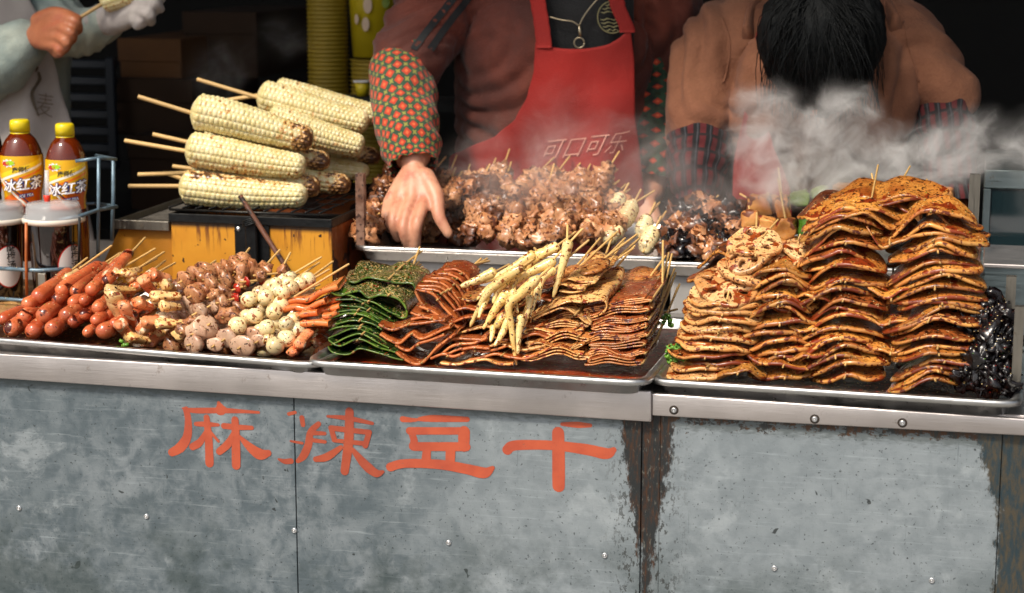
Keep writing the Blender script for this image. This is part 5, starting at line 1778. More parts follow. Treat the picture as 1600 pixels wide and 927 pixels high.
def label_mat():
    n = N('tea_label')
    u, v_, _ = n.sep(n.co(False, 'UV'))
    # u: 0..1 round the bottle (front at .75), v: 0..1 up
    s = n.math('SUBTRACT', v_, n.math('MULTIPLY', n.math('SUBTRACT', u, .82), .9))
    col = C('#e0a80c')
    col = n.mix(n.ramp(s, .30, .34), C('#d8640e'), col)
    def band(a, b, c, cc):
        m = n.math('MULTIPLY', n.ramp(s, a, a + .01), n.ramp(s, b, b - .01))
        return n.mix(m, cc, c)
    col = band(.64, .70, C('#f2ead8'), col)
    col = band(.70, .80, C('#f0c818'), col)
    col = band(.54, .60, C('#e87818'), col)
    s2 = n.math('ADD', v_, n.math('MULTIPLY', n.math('SUBTRACT', u, .77), 2.2))
    m = n.math('MULTIPLY', n.ramp(s2, .16, .18), n.ramp(s2, .24, .22))
    col = n.mix(m, col, C('#f4f0e4'))
    m = n.math('MULTIPLY', n.ramp(s2, .27, .28), n.ramp(s2, .32, .31))
    col = n.mix(n.math('MULTIPLY', m, n.ramp(v_, .35, .30)), col, C('#1a2450'))
    n.set(col=col, rough=.3, coat=.5)
    return n.m


n = N('iced_tea'); n.set(col=C('#7a2c0a'), rough=.06, coat=.8, trans=.45, ior=1.34); M_TEA = n.m
n = N('cola_liquid'); n.set(col=C('#120605'), rough=.06, coat=.8); M_COLA = n.m
M_CAPY = plain('yellow_plastic_cap', '#d8c012', .35)
M_LAB = label_mat()
M_REDL = plain('red_label', '#b81410', .35)
M_WHT = plain('white_print', '#e8e6ea', .4)
M_NAVY = plain('navy_print', '#1c2462', .4)
M_INK = plain('black_print', '#181412', .5)
M_REDP = plain('red_print', '#b82418', .45)
M_GRNP = plain('lime_print', '#9ac81c', .4)


def bottle(px, Y, pt, pb, rp, name, label, cap, liquid, lab, r2=None):
    """standing bottle: top and base rows in photo pixels"""
    c = P(px, pb, Y)
    top = P(px, pt, Y).z
    z0 = c.z
    H = top - z0
    r = rp * PXM(Y, px, pt)
    e = empty(name, (c.x, Y, z0), label, 'bottle')
    prof = [(0, 0), (.7, 0), (.88, .02), (.95, .05), (.95, .30), (.90, .36), (.84, .42), (.86, .48), (.95, .54), (1.0, .62), (1.0, .70), (.93, .78), (.72, .855), (.50, .895), (.42, .91), (.42, .93)]
    pr = crom(prof, 60)
    body = lathe([(max(a, 0) * r, b * H) for a, b in pr], 36)
    obj('bottle_body', xf(body, Matrix.Translation((c.x, Y, z0))), liquid, e)
    def rad(t):
        for i in range(len(pr) - 1):
            if pr[i][1] <= t <= pr[i + 1][1] + 1e-6: return pr[i][0] * r
        return r
    l0, l1 = lab[0], lab[1]
    lp = [(rad(l0 + (l1 - l0) * k / 16) + .0006, (l0 + (l1 - l0) * k / 16) * H) for k in range(17)]
    Vl, Fl, Ul = lathe(lp, 48, True)
    obj('label', (xf((Vl, Fl), Matrix.Translation((c.x, Y, z0)))[0], Fl, Ul), lab[2], e)
    cp = []
    ribs = 40
    V, F = lathe([(0, .998), (.36, 1.0), (.44, .992), (.46, .97), (.46, .915), (.40, .915)], ribs * 2)
    V = [Vector((v.x * r * (1 + .015 * (i % 2)), v.y * r * (1 + .015 * (i % 2)), v.z * H)) for i, v in enumerate(V)]
    obj('cap', xf((V, F), Matrix.Translation((c.x, Y, z0))), cap, e)
    obj('neck_ring', xf(lathe([(.40 * r, .898 * H), (.45 * r, .899 * H), (.45 * r, .910 * H), (.40 * r, .912 * H)], 30), Matrix.Translation((c.x, Y, z0))), cap, e)
    return e, c, r, H, z0


for px, Y, pt, pb, rp, lab in ((41, .42, 187, 405, 33.5, 'left iced tea bottle with yellow cap and yellow label'), (110.5, .415, 193, 412, 32, 'right iced tea bottle with yellow cap, next to the rack wires')):
    e, c, r, H, z0 = bottle(px, Y, pt, pb, rp, 'tea_bottle', lab, M_CAPY, M_TEA, (.40, .755, M_LAB))
    ct = (c.x, Y)
    R2 = r * .99
    a0 = radians(20)
    for off, col, b in ((.0022, M_NAVY, .0016), (.0030, M_WHT, .0003)):
        wrap('冰红茶', .0215, a0 + .12, z0 + H * .550, R2, col, 'label_print', e, *ct, shear=.25, bold=b, off=off, rot=.10)
    for off, col, b in ((.0020, M_INK, .0002),):
        wrap('康师傅', .0095, a0 + .10, z0 + H * .660, R2, col, 'label_print', e, *ct, shear=.1, bold=b, off=off, rot=.08)
    wrap('ICE TEA', .0062, a0 + .28, z0 + H * .478, R2, M_NAVY, 'label_print', e, *ct, shear=.3, bold=.0012, off=.0020, rot=.12)
    wrap('ICE TEA', .0062, a0 + .28, z0 + H * .478, R2, M_WHT, 'label_print', e, *ct, shear=.3, bold=.0, off=.0028, rot=.12)
    for rr_, da, dz, of, mm in ((.0085, -.50, .706, .0016, M_WHT), (.0052, -.62, .703, .0022, M_REDP), (.0055, -.38, .709, .0022, M_GRNP)):
        Vp = []
        for q in range(18):
            w_ = rr_ * (1.15 if q % 2 else .8)
            aa = a0 + da + 1.35 * w_ * cos(2 * pi * q / 18) / R2
            Vp.append(Vector((c.x + (R2 + of) * sin(aa), Y - (R2 + of) * cos(aa), z0 + H * dz + .75 * w_ * sin(2 * pi * q / 18))))
        obj('label_print', (Vp, [tuple(range(18))]), mm, e, False)
e, c, r, H, z0 = bottle(-20, .41, 160, 415, 33, 'cola_bottle', 'dark cola bottle with red label cut by the left edge', M_REDL, M_COLA, (.46, .70, M_REDL))
wrap('Coca-Cola', .017, .62, z0 + H * .58, r * .98, M_WHT, 'label_print', e, c.x, .41, shear=.3, off=.0016)

# plastic cups of plum juice
n = N('clear_lid'); n.set(col=(.92, .92, .93, 1), rough=.14, trans=.55, ior=1.15, alpha=.62); M_LID = n.m
n = N('plum_juice_cup'); n.set(col=C('#150b08'), rough=.08, coat=.7); M_JUICE = n.m
M_CREAM = plain('lid_rim', '#d8cfc0', .4)
M_PAPER = plain('paper_label', '#e2dcd6', .6)
def cup(px, Y, label, ang, full=True):
    ct = P(px, 342, Y)
    r = 44 * PXM(Y, px, 342)
    zb_ = P(px, 470, Y).z
    H = ct.z - zb_
    e = empty('juice_cup', (ct.x, Y, zb_), label, 'cup')
    T = Matrix.Translation((ct.x, Y, zb_))
    obj('cup_body', xf(lathe([(0, 0), (.78 * r, 0), (.80 * r, .004), (.93 * r, H)], 40), T), M_JUICE, e)
    lid = [(1.06 * r, H - .004), (1.08 * r, H), (1.06 * r, H + .006), (.98 * r, H + .008), (.95 * r, H + .020), (.90 * r, H + .026), (.3 * r, H + .028), (0, H + .028)]
    obj('lid', xf(lathe(lid, 40), T), M_LID, e)
    obj('lid_rim', xf(lathe([(1.0 * r, H - .006), (1.10 * r, H - .004), (1.11 * r, H + .0015), (1.06 * r, H + .004)], 40), T), M_CREAM, e)
    # oval paper label
    rr = r * .885
    zc = H * .46
    def oval(sx, sz, off, mat, nm):
        V, F = [], []
        K, M_ = 6, 36
        V.append((0, 0))
        for j in range(1, K + 1):
            for k in range(M_): V.append((sx * j / K * cos(2 * pi * k / M_), sz * j / K * sin(2 * pi * k / M_)))
        for k in range(M_): F.append((0, 1 + k, 1 + (k + 1) % M_))
        for j in range(K - 1):
            for k in range(M_): F.append((1 + j * M_ + k, 1 + (j + 1) * M_ + k, 1 + (j + 1) * M_ + (k + 1) % M_, 1 + j * M_ + (k + 1) % M_))
        Q = []
        for x, z in V:
            a = ang + x / rr
            ra = r * (.80 + .13 * (zc + z) / H) + off
            Q.append(Vector((ct.x + ra * sin(a), Y - ra * cos(a), zb_ + zc + z)))
        obj(nm, (Q, F), mat, e)
    oval(.027, .035, .0006, M_REDP, 'label_border')
    oval(.0252, .0332, .0009, M_PAPER, 'label')
    wrap('酸\n梅\n汤', .0155, ang + .05, zb_ + zc + .016, rr, M_INK, 'label_print', e, ct.x, Y, bold=.0002, off=.0030, vertical=True)
    wrap('•••••', .0048, ang + .05, zb_ + zc + .027, rr, M_INK, 'label_print', e, ct.x, Y, off=.0034)
    return e, ct, r, H, zb_
cup(-6, .335, 'plum juice cup with an oval label cut by the left edge', .96)
e, ct, r, H, zb_ = cup(84, .33, 'plum juice cup with clear lid and red straw', 1.22)
Z = zb_ + H + .028
obj('straw_collar', xf(lathe([(.0045, 0), (.0052, .004), (.0058, .010), (.0046, .0105)], 16), Matrix.Translation((ct.x - .010, .33, Z - .0005))), plain('red_plastic', '#d83418', .35), e)
n = N('straw_plastic'); n.set(col=(.85, .83, .86, 1), rough=.2, alpha=.45)
obj('straw', tube([(ct.x - .010, .33, Z + .005), (ct.x - .0095, .332, Z + .050)], [.0036, .0036], 14), n.m, e)

# wire rack
M_WIRE = plain('pale_blue_wire', '#6f8796', .4, .3, .5, 40)
M_WIREO = plain('rusty_orange_wire', '#b8622a', .5, .2, .5, 40)
rk = empty('wire_rack', (P(60, 470, .3).x, .33, ztop), 'pale blue wire rack holding the bottles and cups', 'rack')
def wire(pts, r=.0024, m=None, nm='wire'):
    w = [P(x, y, Y) for x, y, Y in pts]
    obj(nm, tube(w, [r] * len(w), 8), m or M_WIRE, rk)
wire([(154, 247, .37), (154, 320, .37), (153, 402, .37)], .0030)
wire([(177, 250, .44), (177, 310, .44), (175, 376, .44)], .0034)
wire([(118, 252, .36), (154, 247, .37), (181, 249, .44), (150, 243, .47)], .0028)
wire([(92, 345, .31), (124, 338, .33), (154, 328, .37), (182, 323, .44), (150, 318, .47)], .0032)
wire([(-10, 419, .28), (60, 423, .28), (112, 420, .30)], .0034)
wire([(-10, 466, .28), (40, 470, .28), (90, 462, .30)], .0030)
wire([(41, 348, .275), (41, 400, .275), (42, 462, .275)], .0026, M_WIREO)
wire([(124, 340, .30), (124, 375, .30), (123, 412, .30)], .0022, M_BLACK)
wire([(-10, 478, .30), (60, 470, .33), (150, 400, .42)], .0024)
wire([(-10, 320, .46), (80, 320, .47), (150, 318, .47)], .0026)
obj('wire_clip', box(*(lambda c: (c.x - .007, c.x + .007, .276, .280, c.z - .011, c.z + .011))(P(66, 438, .278)), .001), M_RAIL, rk, False)
wb = empty('wooden_board', (P(0, 490, .22).x, .2, ztop), 'light brown wooden board under the drinks rack', 'board')
b0 = P(45, 488, .24)
obj('board', box(b0.x - .55, b0.x + .14, .20, .50, ztop - .0015, b0.z, .002), food('pale_wood', '#8a6238', '#b08650', 12, [('#5a3a1c', 30, .62)], .6, bump=.0005), wb, False)

# ================================================================= dim things at the back
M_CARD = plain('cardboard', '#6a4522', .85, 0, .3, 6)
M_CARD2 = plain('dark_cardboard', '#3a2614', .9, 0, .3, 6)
def crate(x0, y0, x1, y1, Y, dep, mat, label, name='cardboard_box', cat='box'):
    a, b = P(x0, y1, Y), P(x1, y0, Y)
    e = empty(name, ((a.x + b.x) / 2, Y, a.z), label, cat)
    obj('carton', box(a.x, b.x, Y, Y + dep, a.z, b.z, .003), mat, e, False)
    obj('flap', box(a.x - .002, b.x + .002, Y - .004, Y + .0, b.z - .05, b.z + .001, .001), mat, e, False)
    return e
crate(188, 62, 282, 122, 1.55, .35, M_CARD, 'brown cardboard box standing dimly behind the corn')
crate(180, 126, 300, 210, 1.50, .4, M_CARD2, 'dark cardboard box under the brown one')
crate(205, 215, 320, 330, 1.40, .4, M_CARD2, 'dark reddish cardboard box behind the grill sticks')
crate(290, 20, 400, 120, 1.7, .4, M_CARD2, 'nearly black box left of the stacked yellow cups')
e = empty('plastic_crate', (P(140, 170, 1.5).x, 1.5, P(140, 260, 1.5).z), 'dark blue slatted plastic crate behind the left seller', 'crate')
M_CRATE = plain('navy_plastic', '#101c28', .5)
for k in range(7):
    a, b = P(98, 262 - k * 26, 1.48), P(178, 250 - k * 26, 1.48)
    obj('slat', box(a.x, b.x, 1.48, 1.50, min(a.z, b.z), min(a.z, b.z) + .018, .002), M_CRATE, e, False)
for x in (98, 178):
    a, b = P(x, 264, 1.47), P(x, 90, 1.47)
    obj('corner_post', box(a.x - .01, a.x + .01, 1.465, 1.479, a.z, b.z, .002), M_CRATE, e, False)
# one back bench to carry all that
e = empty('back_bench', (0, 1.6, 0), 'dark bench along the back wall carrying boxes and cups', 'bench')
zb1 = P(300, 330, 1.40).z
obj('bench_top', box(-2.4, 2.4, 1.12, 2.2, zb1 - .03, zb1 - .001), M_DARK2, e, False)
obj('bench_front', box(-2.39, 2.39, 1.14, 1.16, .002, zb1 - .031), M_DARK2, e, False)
M_CUPS = plain('yellow_paper_cups', '#8a7418', .6, 0, .2, 20)
M_CUPP = plain('printed_yellow_cup', '#b5a010', .5, 0, .1, 10)
def cup_stack(px, rp, Y, ptop, label, mat):
    c = P(px, 200, Y)
    r = rp * PXM(Y, px, 100)
    zt_, z0 = P(px, ptop, Y).z, zb1
    prof = []
    z = z0
    i = 0
    while z < zt_:
        prof += [(r * .93, z), (r * .955, z + .0035), (r, z + .0045), (r, z + .0062), (r * .93, z + .0072)]
        z += .0085
    e = empty('cup_stack', (c.x, Y, z0), label, 'cup stack')
    obj('cup_rims', xf(lathe([(0, z0)] + prof + [(0, z)], 32), Matrix.Translation((c.x, Y, 0))), mat, e)
    return e, c, r
cup_stack(515, 33, 1.25, -60, 'tall stack of nested yellow paper cups behind the corn', M_CUPS)
e, c, r = cup_stack(588, 40, 1.27, 92, 'shorter stack of yellow paper cups by the patterned sleeve', M_CUPS)
e = empty('yellow_tub', (c.x, 1.27, P(588, 90, 1.27).z), 'bright yellow printed paper tub on top of the shorter cup stack', 'tub')
z0, z1 = P(588, 88, 1.27).z, P(588, -40, 1.27).z
obj('tub_body', xf(lathe([(0, z0), (r * .88, z0), (r * 1.05, z1), (r * 1.08, z1 + .004), (r * 1.0, z1 + .004)], 36), Matrix.Translation((c.x, 1.27, 0))), M_CUPP, e)
M_PINK = plain('pale_print', '#b8a088', .6)
for (px, py, sx, sz, m) in ((572, 38, 6, 11, M_PINK), (557, 30, 4, 8, M_PINK), (613, 46, 4, 8, plain('blue_print', '#48748a', .6)), (575, 8, 7, 13, M_PINK), (600, 5, 5, 8, M_GREEN)):
    q = P(px, py, 1.27 - r * 1.04)
    s_ = PXM(1.2)
    obj('printed_motif', ([Vector((q.x + sx * s_ * cos(a), 1.27 - sqrt(max(0, (r * 1.055) ** 2 - (q.x + sx * s_ * cos(a) - c.x) ** 2)) - .003, q.z + sz * s_ * sin(a))) for a in [2 * pi * i / 14 for i in range(14)]], [tuple(range(14))]), m, e, False)
e = empty('paper_bowl', (P(560, 150, 1.1).x, 1.1, P(560, 150, 1.1).z), 'small yellow bowl with white rim beside the sleeve', 'bowl')
q = P(566, 150, 1.1)
obj('bowl_body', xf(lathe([(0, 0), (.011, 0), (.0145, .026), (.012, .026)], 24), Matrix.Translation(q)), plain('bright_yellow', '#c8b018', .5), e)
obj('bowl_rim', xf(lathe([(.0145, .0262), (.017, .0265), (.017, .030), (.0145, .030)], 24), Matrix.Translation(q)), M_PAPER, e)
e = empty('shelf', (q.x, 1.2, q.z - .03), 'dim shelf board behind the corn pile carrying a small bowl', 'shelf')
obj('shelf_board', box(q.x - .12, q.x + .30, 1.02, 1.14, q.z - .02, q.z - .001), M_DARK2, e, False)
obj('shelf_leg', box(q.x + .25, q.x + .28, 1.05, 1.08, zb1 - .0005, q.z - .0205), M_DARK2, e, False)

# ================================================================= people
def skin_mat(name, c1, c2):
    n = N(name)
    v = n.co(False)
    col = n.mix(n.ramp(n.noise(v, 18, 4), .3, .7), C(c1), C(c2))
    col = n.mix(n.ramp(n.noise(v, 42, 4, .65), .48, .70, 0, .55), col, C('#a0523c'))
    n.set(col=col, rough=.45, sss=.15, sssc=.01, normal=n.bump(n.noise(v, 260, 4, .6), .0005))
    return n.m


def cloth(name, c1, c2, sc=10, fine=400, rough=.9, sheen=.3, b=.0012, weave=True):
    n = N(name)
    v = n.co(False)
    col = n.mix(n.ramp(n.noise(v, sc, 5), .3, .7), C(c1), C(c2))
    col = n.mix(n.ramp(n.noise(v, fine, 2), .3, .7, 0, .25), col, C(c1))
    h = n.math('ADD', n.noise(v, fine, 2), n.math('MULTIPLY', n.noise(v, 22, 4), 2.0))
    n.set(col=col, rough=rough, sheen=sheen, normal=n.bump(h, b))
    return n.m


M_SKIN = skin_mat('skin_warm', '#c08468', '#d09a7c')
M_SKIN2 = skin_mat('skin_tan', '#9c5c3c', '#b4714e')
M_HAIR = None
def hair_mat():
    n = N('black_hair')
    v = n.co(False)
    s = n.noise(n.mapv(v, (60, 60, 5)), 8, 5, .6)
    col = n.mix(n.ramp(s, .3, .75), C('#040607'), C('#0d1012'))
    n.set(col=col, rough=.6, normal=n.bump(s, .003), spec=.18)
    return n.m
M_HAIR = hair_mat()


def limb(pts, rad, n=16, ns=None):
    m = len(pts) - 1
    k = ns or m * 6
    s = crom([tuple(p) + (r if isinstance(r, tuple) else (r, r)) for p, r in zip(pts, rad)], k)
    return tube([q[:3] for q in s], [(q[3], q[4]) for q in s], n)


def ell(c, rx, ry, rz, sub=3):
    V, F = lump(rx, ry, rz, sub, 0)
    return [v + Vector(c) for v in V], F


def ball_ends(pts, rad):
    """limb with round ends"""
    a = limb(pts, rad)
    parts = [a]
    for p, r in ((pts[0], rad[0]), (pts[-1], rad[-1])):
        r = r if isinstance(r, tuple) else (r, r)
        q = max(min(r) * .98, .001)
        parts.append(ell(p, q, q, q, 2))
    return join(*parts)


def head_parts(c, down=0.0, face=Vector((0, -1, 0))):
    """a head with face features; c = centre"""
    f = face.normalized()
    R = Vector((0, -1, 0)).rotation_difference(f).to_matrix().to_4x4()
    T = Matrix.Translation(c) @ R
    pr = [ell((0, 0, .02), .072, .092, .10), ell((0, -.025, -.055), .052, .062, .06), ell((0, -.095, -.012), .011, .018, .022, 2), ell((0, -.088, -.055), .024, .012, .008, 2),
          ell((.030, -.080, .018), .013, .010, .009, 2), ell((-.030, -.080, .018), .013, .010, .009, 2), ell((.074, .01, -.01), .010, .020, .030, 2), ell((-.074, .01, -.01), .010, .020, .030, 2)]
    return join(*[xf(p, T) for p in pr])


def hand(parts, wrist, kn, chains, thumb, pw, fr):
    """palm fan from wrist to knuckles plus five finger chains (world points)"""
    for k in kn:
        parts.append(ball_ends([wrist, Vector(wrist).lerp(Vector(k), .5), k], [pw * 1.15, pw * 1.05, fr * 1.12]))
    for i in range(len(kn) - 1):
        a = (Vector(kn[i]) + Vector(kn[i + 1])) / 2
        parts.append(ball_ends([wrist, Vector(wrist).lerp(a, .6), Vector(wrist).lerp(a, .93)], [pw * 1.1, pw, fr * .98]))
    for k, ch in zip(kn, chains):
        n = len(ch)
        parts.append(ball_ends([k] + ch, [fr * 1.08] + [fr * (1.03 - .10 * (i + 1)) for i in range(n)]))
    parts.append(ball_ends(thumb, [pw * 1.1, fr * 1.35, fr * 1.08, fr * .82][:len(thumb)]))


# ---------------------------------------------------------------- middle seller
p2 = empty('person', (P(860, 300, 1.02).x, 1.02, 0), 'seller in red apron and brown jacket reaching bare handed into the meat tray', 'person')
S_ = 1.02
sh_l, el_l, wr_l = P(712, -25, 1.00), P(632, 105, .86), P(646, 250, .675)
hip = Vector((P(865, 470, 1.04).x, 1.06, .80))
chest = P(868, 80, 1.02); neck = P(880, -70, 1.01)
parts = [ball_ends([hip, hip.lerp(chest, .5), chest, P(875, -20, 1.02)], [(.13, .10), (.13, .095), (.14, .10), (.12, .08)])]
parts.append(ball_ends([P(875, -30, 1.02), neck, P(880, -130, .99)], [.055, .05, .052]))
hc = P(880, -190, .97)
parts.append(head_parts(hc))
parts.append(ball_ends([sh_l, el_l, P(640, 180, .76), wr_l], [.048, .040, .036, (.026, .031)]))
sh_r, el_r, wr_r = P(1020, -20, 1.04), P(1035, 150, 1.08), P(1015, 300, .95)
parts.append(ball_ends([sh_r, el_r, wr_r], [.048, .040, .028]))
Y0 = .63
kn = [P(608, 316, Y0), P(624, 313, Y0 - .008), P(644, 311, Y0 - .012), P(665, 312, Y0 - .008)]
ch = [[P(604, 338, .595), P(610, 358, .60)], [P(614, 346, .583), P(622, 372, .595)], [P(630, 356, .575), P(639, 386, .585)], [P(652, 350, .577), P(650, 388, .583)]]
th = [P(664, 276, .65), P(681, 306, .625), P(686, 338, .605), P(701, 366, .60)]
hand(parts, P(648, 262, .665), kn, ch, th, .0155, .0102)
# right hand, lowered into the tray behind the food
W_ = P(1012, 318, .92)
kn2 = [W_ + Vector((-.035 + .022 * i, -.03, -.055)) for i in range(4)]
hand(parts, W_, kn2, [[k + Vector((0, -.012, -.035)), k + Vector((0, .004, -.06))] for k in kn2], [W_ + Vector((-.03, -.02, -.02)), W_ + Vector((-.05, -.04, -.05)), W_ + Vector((-.05, -.05, -.08))], .014, .0085)
remesh('body', join(*parts), .0032, M_SKIN, 3, parent=p2)
for (a, b) in ((ch[3][1], Vector((0, -1, -.2))),):
    pass
# thumb nail
nn_ = P(698, 361, .592)

WR = lambda s, amp, st=(1, 1, 1): (lambda p: amp * (nz((p.x * st[0], p.y * st[1], p.z * st[2]), s) + .5 * nz((p.x * st[0], p.y * st[1], p.z * st[2]), s * 2.3, 4)))
def fold(p, amp=.010, s=9, ax=(1.0, .6, .25), k=1.5):
    w = nz((p.x * 3, p.y * 3, p.z * 3), 1.5, 2) * .35
    q = (p.x * ax[0] + p.y * ax[1] + p.z * ax[2] + w) * s
    return amp * (1 - abs(2 * (q - math.floor(q)) - 1) ** 1.5) * (.4 + .8 * abs(nz(p, 4, 7))) + .002 * nz(p, 40)


M_JKT = cloth('brown_velour', '#451a0f', '#6c2e1c', 8, 300, .8, .12)
M_BLK = cloth('black_cotton', '#070708', '#0d0e10', 8, 300, .8, .1)
M_APR = cloth('red_apron_cloth', '#7e120b', '#9e1a11', 6, 500, .8, .0, .0012)
M_STRIPE = plain('dark_stripe', '#181a1c', .8)
jk = [ball_ends([hip, hip.lerp(chest, .5), chest, P(873, -10, 1.02)], [(.185, .135), (.18, .13), (.185, .135), (.15, .11)]),
      ball_ends([P(790, -25, 1.02), P(965, -25, 1.03)], [.075, .075]),
      ball_ends([P(760, -15, 1.02), sh_l, P(665, 45, .93), P(638, 98, .87)], [.09, .083, .068, .060]),
      ball_ends([P(960, -10, 1.03), sh_r, P(1042, 80, 1.07), P(1040, 140, 1.08)], [.09, .080, .066, .058])]
def jd(p):
    return fold(p, .012, 9, (.8, .8, -.7)) + .4 * fold(p, .010, 19, (.3, .8, .9))
remesh('jacket', join(*jk), .006, M_JKT, 4, jd, p2)
# black shirt front under the bib
bf = lambda px, py: .868 + .055 * ((px - 880) / 150) ** 2 + .0
def patch(xl, xr, y0, y1, Yf, nx=30, ny=30, t=.002, wav=None):
    V, F, U = [], [], []
    for j in range(ny + 1):
        py = y0 + (y1 - y0) * j / ny
        for i in range(nx + 1):
            px = xl(py) + (xr(py) - xl(py)) * i / nx
            Y = Yf(px, py) + (wav(px, py) if wav else 0)
            V.append(P(px, py, Y)); U.append((i / nx, j / ny))
    m = (nx + 1) * (ny + 1)
    V += [v + Vector((0, t, 0)) for v in V]; U += U
    for j in range(ny):
        for i in range(nx):
            a = j * (nx + 1) + i
            F.append((a, a + nx + 1, a + nx + 2, a + 1))
            F.append((m + a, m + a + 1, m + a + nx + 2, m + a + nx + 1))
    for j in range(ny):
        for c_ in (0, nx):
            a = j * (nx + 1) + c_
            f = (a, a + nx + 1, m + a + nx + 1, m + a)
            F.append(f if c_ else tuple(reversed(f)))
    for i in range(nx):
        for r_ in (0, ny):
            a = r_ * (nx + 1) + i
            f = (a, a + 1, m + a + 1, m + a)
            F.append(f if r_ else tuple(reversed(f)))
    return V, F, U


obj('shirt', patch(lambda y: 838, lambda y: 990, -40, 90, lambda x, y: bf(x, y) + .012, 20, 20, wav=lambda x, y: .006 * nz((x * .03, y * .02, 0), 1)), M_BLK, p2)
def table(pts):
    def f(y):
        if y <= pts[0][0]: return pts[0][1]
        for (a, va), (b, vb) in zip(pts, pts[1:]):
            if y <= b:
                t = (y - a) / (b - a)
                return va + (vb - va) * (t * t * (3 - 2 * t) * .5 + t * .5)
        return pts[-1][1]
    return f
axl = table([(40, 838), (110, 834), (150, 824), (185, 806), (212, 776), (232, 730), (244, 702), (320, 698), (460, 690)])
axr = table([(40, 985), (100, 991), (180, 992), (240, 1000), (300, 1006), (460, 1020)])
def aw(x, y):
    u = (x - 860) / 150
    return .006 * abs(sin(x * .028 + y * .006 + 1.5 * nz((x * .01, y * .01, 0), 1))) ** 3 * min(1, max(0, (y - 70) / 120)) + .005 * sin(x * .035 + y * .012) * min(1, max(0, (y - 90) / 150)) + .006 * nz((x * .02, y * .012, 0), 1.0, 3) + .004 * sin(y * .09 + x * .03) * max(0, 1 - abs(y - 250) / 40) * max(0, 1 - abs(x - 730) / 60)
# top edge sags between the straps: rows start at a curved line
def bib():
    nx, ny = 60, 70
    V, F, U = [], [], []
    for j in range(ny + 1):
        for i in range(nx + 1):
            u = i / nx
            ytop = 66 + 11 * sin(pi * min(u * 1.25, 1)) ** .7 - 24 * max(0, (u - .78) / .22) ** 1.5 + 0
            py = ytop + (450 - ytop) * (j / ny)
            px = axl(py) + (axr(py) - axl(py)) * u
            V.append(P(px, py, bf(px, py) - .012 + aw(px, py))); U.append((u, j / ny))
    m = len(V)
    V += [v + Vector((0, .0025, 0)) for v in V]; U += U
    for j in range(ny):
        for i in range(nx):
            a = j * (nx + 1) + i
            F.append((a, a + nx + 1, a + nx + 2, a + 1)); F.append((m + a, m + a + 1, m + a + nx + 2, m + a + nx + 1))
    for j in range(ny):
        for c_ in (0, nx):
            a = j * (nx + 1) + c_
            F.append((a, a + nx + 1, m + a + nx + 1, m + a) if c_ else (m + a, m + a + nx + 1, a + nx + 1, a))
    for i in range(nx): F.append((i, i + 1, m + i + 1, m + i))
    return V, F, U
ap = obj('apron', bib(), M_APR, p2)
for pts in ([(832, -60), (838, -10), (845, 30), (850, 70)], [(955, -60), (960, -10), (970, 22), (980, 46)]):
    s = crom(pts, 16)
    obj('strap', patch(lambda y, s=s: min(s, key=lambda q: abs(q[1] - y))[0] - 12, lambda y, s=s: min(s, key=lambda q: abs(q[1] - y))[0] + 12, pts[0][1], pts[-1][1] + 5, lambda x, y: bf(x, y) - .016, 6, 24), M_APR, p2)
# print on the apron
def print_px(body, x0, y0, w, h, rise, slant, mat, parent, Yf, off=.003):
    cu = bpy.data.curves.new('t', 'FONT'); cu.body = body; cu.size = 1; cu.offset = -.012; cu.resolution_u = 2
    o = bpy.data.objects.new('t', cu); COL.objects.link(o)
    me = bpy.data.meshes.new_from_object(o.evaluated_get(bpy.context.evaluated_depsgraph_get()))
    bpy.data.objects.remove(o)
    xs = [v.co.x for v in me.vertices]; ys = [v.co.y for v in me.vertices]
    X0, X1, Y0_, Y1_ = min(xs), max(xs), min(ys), max(ys)
    bm = bmesh.new(); bm.from_mesh(me); bmesh.ops.triangulate(bm, faces=bm.faces[:])
    for v in bm.verts:
        u, t = (v.co.x - X0) / (X1 - X0), (v.co.y - Y0_) / (Y1_ - Y0_)
        px, py = x0 + w * u + slant * t, y0 - rise * u - h * t
        v.co = P(px, py, Yf(px, py) - off)
    bm.to_mesh(me); bm.free()
    me.materials.clear(); me.materials.append(mat); me.name = 'print'
    ob = bpy.data.objects.new('print', me); COL.objects.link(ob)
    return to_local(parent, ob)
M_APT = plain('faded_apron_print', '#c08878', .8)
print_px('可口可乐', 842, 252, 130, 34, 14, 16, M_APT, p2, lambda x, y: bf(x, y) - .012 + aw(x, y))
# necklace and shirt emblem
M_SILV = plain('silver_chain', '#a89a80', .3, .9)
cy = lambda x, y: P(x, y, bf(x, y) - .004)
obj('necklace', join(tube([cy(*q) for q in crom([(856, 26), (876, 31), (895, 34), (905, 41)], 12)], [.0012] * 13, 6), tube([cy(*q) for q in crom([(905, 40), (912, 26), (922, 12), (936, -4)], 12)], [.0012] * 13, 6),
    tube([cy(*q) for q in ((905, 40), (906, 50), (907, 58))], [.0022, .003, .002], 8), tube([cy(905 + 8 * cos(a), 67 + 8 * sin(a)) for a in [2 * pi * k / 20 for k in range(21)]], [.0013] * 21, 6)), M_SILV, p2)
M_EMB = plain('dull_gold_print', '#7a7450', .7)
em = [tube([cy(957 + 23 * cos(a), 27 + 25 * sin(a)) + Vector((0, -.002, 0)) for a in [2 * pi * k / 30 for k in range(31)]], [.0012] * 31, 5)]
for k in range(8):
    yy = 8 + k * 5.6
    hw = 23 * sqrt(max(0, 1 - ((yy - 27) / 25) ** 2)) - 4
    if hw > 4 and k != 3: em.append(tube([cy(957 - hw + 2 * hw * q / 7, yy + 1.5 * sin(q * 2)) + Vector((0, -.002, 0)) for q in range(8)], [.0014 if q % 3 else .0006 for q in range(8)], 5))
obj('emblem', join(*em), M_EMB, p2)
